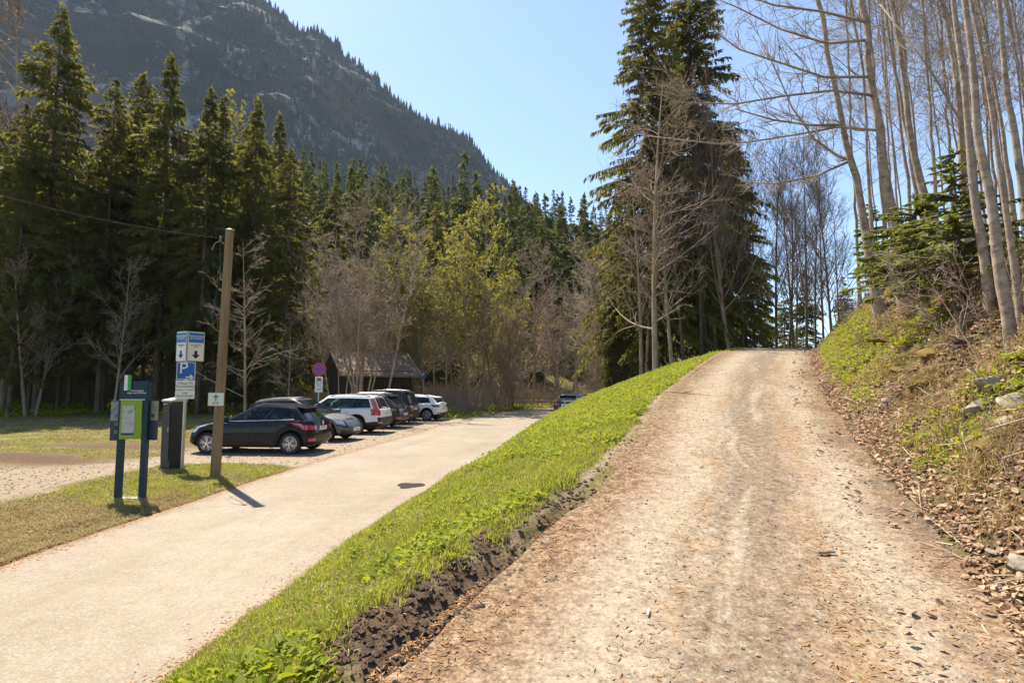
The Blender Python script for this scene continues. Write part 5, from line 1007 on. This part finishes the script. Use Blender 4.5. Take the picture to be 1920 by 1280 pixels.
y = 4.5 + 20 * rng.random(5200) ** 1.1; x = XR(y) + .25 + 2.8 * rng.random(5200) ** 1.4; k = dens(x, y, 0) * 1.1 > rng.random(5200); rosettes(x[k], y[k], 9, rng.uniform(.032, .065, k.sum()))
tag(mb.build('herbs', M['herb']), 'low broad-leaved herbs growing in the turf', None, None, 'stuff')
# dead beech leaves on the right bank and along the track
mb = MB(); n = 95000; y = 1.8 + 20 * rng.random(n) ** 1.5; x = XR(y) - .55 + 5.5 * rng.random(n) ** 1.25; k = (x > XR(y) + .0) | (rng.random(n) < .04); k &= fbm(x * 1.8 + 8, y * 1.8, 3) + .35 * (x > XR(y) + .1) > .42 + .25 * rng.random(n) * 0; x, y = x[k], y[k]; n = len(x)
P = np.stack([x, y, np.maximum(H(x, y), np.where(x < XR(y) + .1, ZR(y) + .006, -9)) + rng.uniform(.0, .03, n)], -1); a = rng.uniform(0, 6.28, n); D = nrm(np.stack([np.cos(a), np.sin(a), rng.normal(size=n) * .35], -1)); Nn = nrm(rng.normal(size=(n, 3)) * .45 + [-.35, 0, 1]); ovals(mb, P, D, Nn, rng.uniform(.022, .062, n) * (1 + .03 * y), .27, .13, rng)
tag(mb.build('leaf_litter', M['deadleaf']), 'brown dead beech leaves lying on the bank', None, None, 'stuff')
# twigs lying about
mb = MB(); n = 1500; y = 2.2 + 18 * rng.random(n) ** 1.4; x = XR(y) - .1 + 5 * rng.random(n); P = on(x, y, .03); a = rng.uniform(0, 6.28, n); l = rng.uniform(.12, .7, n)[:, None]; D = np.stack([np.cos(a), np.sin(a) , .35 * np.cos(a) + rng.normal(size=n) * .15], -1)
tess(mb, P - D * l * .5, P + rng.normal(size=P.shape) * .04, P + D * l * .5, rng.uniform(.003, .007, n), np.full(n, .002), n=4, k=4); tag(mb.build('twig_litter', M['twig_pale']), 'fallen twigs on the leafy bank', None, None, 'stuff')
# pebbles and bits on the track
def stones(mb, P, s):
    o = np.array([[1, 0, 0], [0, 1, 0], [-1, 0, 0], [0, -1, 0], [0, 0, .7], [0, 0, -.4], [.6, .6, .35], [-.6, .6, .3], [-.6, -.6, .35], [.6, -.6, .25]]); n = len(P)
    V = P[:, None] + o[None] * s[:, None, None] * rng.uniform(.65, 1.25, (n, 10, 1)); f = np.array([[0, 6, 4], [6, 1, 4], [1, 7, 4], [7, 2, 4], [2, 8, 4], [8, 3, 4], [3, 9, 4], [9, 0, 4], [0, 5, 6], [6, 5, 1], [1, 5, 7], [7, 5, 2], [2, 5, 8], [8, 5, 3], [3, 5, 9], [9, 5, 0]])
    mb.add(V.reshape(-1, 3), (f[None] + 10 * np.arange(n)[:, None, None]).reshape(-1, 3))
mb = MB(); n = 6000; y = 1.7 + 12 * rng.random(n) ** 1.7; u = rng.random(n); u = np.where(rng.random(n) < .45, 1 - .30 * rng.random(n) ** 1.5, u); x = XL(y) + .15 + (XR(y) - XL(y) + .1) * u; stones(mb, np.stack([x, y, ZR(y) + .008], -1), .0025 + .009 * rng.random(n) ** 5 + .0004 * y)
n = 9000; y = 9 + 22 * rng.random(n) ** 1.3; x = XRL(y) - .1 - 9 * rng.random(n); k = dens(x, y, 1) > .5; x, y = x[k], y[k]; stones(mb, on(x, y, .004), .010 + .03 * rng.random(len(x)) ** 4)
tag(mb.build('gravel', plain('pebbles', (.30, .24, .175), .9, 0, .6, 25)), 'loose pebbles on the dusty track', None, None, 'stuff')
mb = MB(); n = 20000; y = 1.7 + 16 * rng.random(n) ** 1.5; u = rng.choice([.0, .34, .69, .93], n, p=[.42, .1, .3, .18]) + rng.normal(size=n) * .055; u = np.clip(u + (fbm(y * .6, y * 0 + 4, 3) - .5) * .12, -.03, 1.02); x = XL(y) + .2 + (XR(y) - XL(y) - .1) * u; k = fbm(x * 2, y * 1.1, 3) > .42; x, y = x[k], y[k]; n = len(x)
a = rng.uniform(0, 6.28, n); D = np.stack([np.cos(a), np.sin(a), rng.normal(size=n) * .12], -1); diamonds(mb, np.stack([x, y, np.maximum(ZR(y), H(x, y)) + .009], -1), D, nrm(np.cross(D, [0, 0, 1.0])), rng.uniform(.015, .05, n), .10)
for fe, sg in ((XRR, -1), (XRL, 1)):
    n = 9000; y = 3.5 + 22 * rng.random(n) ** 1.4; x = fe(y) + sg * (np.abs(rng.normal(size=n)) * .16 - .08); a = rng.uniform(0, 6.28, n); D = np.stack([np.cos(a), np.sin(a), rng.normal(size=n) * .1], -1); diamonds(mb, np.stack([x, y, np.maximum(.012, H(x, y)) + .006], -1), D, nrm(np.cross(D, [0, 0, 1.0])), rng.uniform(.02, .06, n), .12)
tag(mb.build('needle_litter', M['needle']), 'brown needles and chaff gathered on the track', None, None, 'stuff')
# soil crumbs along the torn turf edge
mb = MB(); n = 9000; y = 1.7 + 6.5 * rng.random(n) ** 1.2; x = XL(y) - .28 + .62 * rng.random(n); k = dens(x, y, 3) > rng.random(n); x, y = x[k], y[k]; stones(mb, np.stack([x, y, np.maximum(H(x, y), -9) + .004], -1), .004 + .022 * rng.random(len(x)) ** 4); tag(mb.build('soil', plain('dark_soil', (.085, .053, .032), .95, 0, .5, 40)), 'dark crumbly soil along the torn turf edge', None, None, 'stuff')
# undergrowth at the wood edge: thin bare stems and brambles
mb = MB(); n = 5200; px = rng.uniform(560, 1130, n); Y = rng.uniform(38, 60, n); x = (px - 960) / F * Y; k = (x < XRL(Y) - 1.0) & ((Y > 41) | (px > 800)); x, Y = x[k], Y[k]; n = len(x); P = on(x, Y, -.05); l = rng.uniform(.4, 2.2, n)[:, None]; D = nrm(np.stack([rng.normal(size=n) * .45, rng.normal(size=n) * .45, 1 + 0 * x], -1))
par = (P, P + D * l * .5 + rng.normal(size=P.shape) * .15, P + D * l + np.stack([rng.normal(size=n) * .3, rng.normal(size=n) * .3, 0 * x], -1) * l, np.full(n, .012), np.full(n, .006)); tess(mb, *par, n=4, k=3); tess(mb, *kids(rng, par, 5, (.25, 1), .5, (.4, 1.0), .1, .6, .3, .3, .006), n=3, k=3); tag(mb.build('undergrowth', M['twig']), 'brown leafless undergrowth along the wood edge', None, None, 'stuff')
mb = MB(); n = 5000; Y = rng.uniform(34, 52, n); px = rng.uniform(-40, 1130, n); x = (px - 960) / F * Y; k = (x < XRL(Y) - .5) & (fbm(x * .3, Y * .3, 3) > .47); x, Y = x[k], Y[k]; rosettes(x, Y, 6, rng.uniform(.12, .26, len(x))); tag(mb.build('ground_plants', M['herb']), 'patches of low green plants at the forest edge', None, None, 'stuff')

# ------------------------------------------------------------------ rocks, sticks, shoots on the bank
def rockmat():
    a = N('limestone'); n1 = a.noise(3, 6, .65); n2 = a.noise(18, 5, .7); g = a.n('ShaderNodeNewGeometry'); s = a.n('ShaderNodeSeparateXYZ'); a.l(g.outputs['Normal'], s.inputs[0])
    c = a.ramp(a.mix(.5, n1, n2), [(.32, (.11, .085, .06)), (.5, (.27, .225, .17)), (.66, (.48, .43, .36))]); c = a.mix(a.g(a.noise(2.2, 4), .52, .60), c, a.ramp(n2, [(.3, (.06, .055, .012)), (.7, (.23, .17, .035))])); a.bump(n2, .6, .03); return a.fin(c, .9, 0, .15)
M['rock'] = rockmat(); M['moss'] = leafmat('orange_moss', (.07, .05, .012), (.22, .15, .035), (.25, .17, .03), .1, 9, False, .9)
def boulder(name, label, cat, pos, s, seed, mat='rock', flat=.7):
    r2 = np.random.default_rng(seed); n, k = 14, 20; th, ph = np.meshgrid(np.linspace(0, np.pi, n), np.linspace(0, 2 * np.pi, k, endpoint=False), indexing='ij'); d = np.stack([np.sin(th) * np.cos(ph), np.sin(th) * np.sin(ph), np.cos(th)], -1)
    r = np.full(th.shape, 1.0)
    for _ in range(0 if mat == 'moss' else 9): nn = nrm(r2.normal(size=3)); h = r2.uniform(.55, .85); q = (d * nn).sum(-1); r = np.where(q > .01, np.minimum(r, h / np.maximum(q, .01)), r)
    r = r * (1 + (.3 if mat == 'moss' else .2) * (vn(d[..., 0] * 3 + seed, d[..., 2] * 3 + d[..., 1] * 2) - .5)); V = d * r[..., None] * np.array(s); V[..., 2] *= flat; i, j = np.meshgrid(np.arange(n - 1), np.arange(k), indexing='ij'); j2 = (j + 1) % k
    m = MB(); m.add(V.reshape(-1, 3), np.stack([i * k + j, (i + 1) * k + j, (i + 1) * k + j2, i * k + j2], -1).reshape(-1, 4)); o = m.build(name, M[mat], None, 35); o.location = tuple(pos); o.rotation_euler = (r2.uniform(-.4, .4), r2.uniform(-.4, .1), r2.uniform(0, 6)); return tag(o, label, cat)
for px, py, s, lb in ((1862, 712, (.2, .16, .14), 'pale limestone boulder highest on the bank below the beeches'), (1800, 735, (.15, .11, .11), 'grey rock with a dark hollow beside the pale boulder'), (1835, 762, (.2, .16, .15), 'broad limestone rock bulging out below the pale boulder'), (1912, 745, (.22, .2, .16), 'mossy rock cut by the right picture edge'), (1905, 790, (.2, .16, .12), 'low mossy stone under the rock at the right picture edge'), (1665, 750, (.10, .08, .07), 'small rock among the leaves halfway along the bank'), (1925, 1055, (.14, .12, .10), 'whitish stone at the lower right edge of the track'), (1870, 1035, (.07, .06, .04), 'flat pale stone on the leaf-strewn track edge')):
    p = hit(px, py, 1.5, 30); boulder('rock', lb, 'rock', p + [0, 0, -s[2] * .25], s, int(px))
MOSS = []
for px, py, s, lb in ((1755, 655, (.2, .2, .1), 'orange-brown moss cushion high on the bank below the young fir'), (1690, 690, (.18, .15, .1), 'moss cushion in the middle of the sunny bank'), (1730, 720, (.18, .15, .1), 'moss cushion right of the middle one, above the leaves'), (1880, 825, (.22, .17, .1), 'wide orange moss cushion below the rocks'), (1655, 640, (.22, .18, .1), 'moss cushion at the upper end of the bank')):
    p = hit(px, py, 1.5, 30); boulder('moss_cushion', lb, 'moss', p + [0, 0, -.04], s, int(px), 'moss', .6); MOSS.append((p, s[0]))
mb = MB(); n = 5200; q = rng.integers(0, len(MOSS), n); P0 = np.array([m_[0] for m_ in MOSS])[q]; S0 = np.array([m_[1] for m_ in MOSS])[q]; x = P0[:, 0] + rng.normal(size=n) * S0 * .55; y = P0[:, 1] + rng.normal(size=n) * S0 * .55; blades(mb, on(x, y, .03), rng.uniform(.03, .10, n), rng.uniform(.006, .012, n), rng, 1.2, 1.2); tag(mb.build('moss_tufts', M['straw']), 'short dry tufts in and around the moss cushions', None, None, 'stuff')
SH = [proto_bare(95, 'twig', 'twig', None, Ht=1.3, r=.011, n1=7, n2=4, n3=0 or 2, t0=.2, l1=.4, rmin=.0028, stems=4, spread=.5), proto_bare(96, 'twig', 'twig', None, Ht=1.3, r=.009, n1=6, n2=3, n3=2, t0=.3, l1=.4, rmin=.0028, stems=6, spread=.8)]
for k, (px, py, h) in enumerate(((1600, 600, .8), (1700, 620, .7), (1745, 610, .9), (1830, 640, .9), (1880, 610, 1.0), (1770, 600, 1.0), (1665, 610, .8), (1900, 680, 1.1), (1630, 655, .5), (1850, 860, .5), (1905, 900, .5), (1580, 625, .7))):
    p = hit(px, py, 1.5, 40)
    if p is not None: plant_tree(SH[k % 2], 'bare_shrub', 'leafless brown shoots sprouting from the leafy bank, one clump of many alike', 'shrub', p, h, group='leafless shoots on the bank')
def onpath(px, py): r = ray(px, py); t = np.linspace(1, 40, 9000); i = np.argmax(ZC + r[2] * t < ZR(r[1] * t)); return r * t[i] + [0, 0, ZC]
for px, py, l, rr, a, mat, nm, lb in ((1550, 1042, .11, .013, .1, 'wood_pale', 'stick', 'short pale broken stick lying on the track'), (1316, 878, .06, .006, .6, 'wood_pale', 'stick', 'pale chip of bark in the middle of the track'), (1216, 1153, .07, .006, 1.2, 'signwhite', 'stick', 'white sliver on the track near the lower edge'), (1275, 738, 1.0, .008, -.5, 'twig_pale', 'twig', 'thin forked twig lying across the track left side'), (1610, 940, .16, .006, .7, 'twig_pale', 'twig', 'small twig on the right wheel rut')):
    p = onpath(px, py); m = MB(); q = np.linspace(-.5, .5, 7); P = np.stack([q * l * math.cos(a), q * l * math.sin(a) + .05 * l * np.sin(q * 9), 0 * q + rr * 1.1 + q * l * math.sin(a) * .15 + .012], -1); m.tube(P, np.linspace(rr, rr * .7, 7), 7)
    if l > .5: m.tube([P[3], P[3] + [.2, .12, .01], P[3] + [.34, .32, .05]], [rr * .7, rr * .6, rr * .4], 6)
    o = m.build(nm, M[mat]); o.location = tuple(p); tag(o, lb, 'stick' if nm == 'stick' else 'twig')
# ------------------------------------------------------------------ the hazy air of the valley
hz = bpy.data.materials.new('haze_air'); hz.use_nodes = True; t_ = hz.node_tree; t_.nodes.remove(t_.nodes['Principled BSDF'])
pv = t_.nodes.new('ShaderNodeVolumePrincipled'); pv.inputs['Color'].default_value = (.62, .78, 1.0, 1); pv.inputs['Density'].default_value = HAZE; pv.inputs['Anisotropy'].default_value = .2
t_.links.new(pv.outputs[0], t_.nodes['Material Output'].inputs['Volume'])
m = MB(); m.box((0, 700, 400), (3400, 1700, 812)); tag(m.build('haze', hz), kind='stuff')
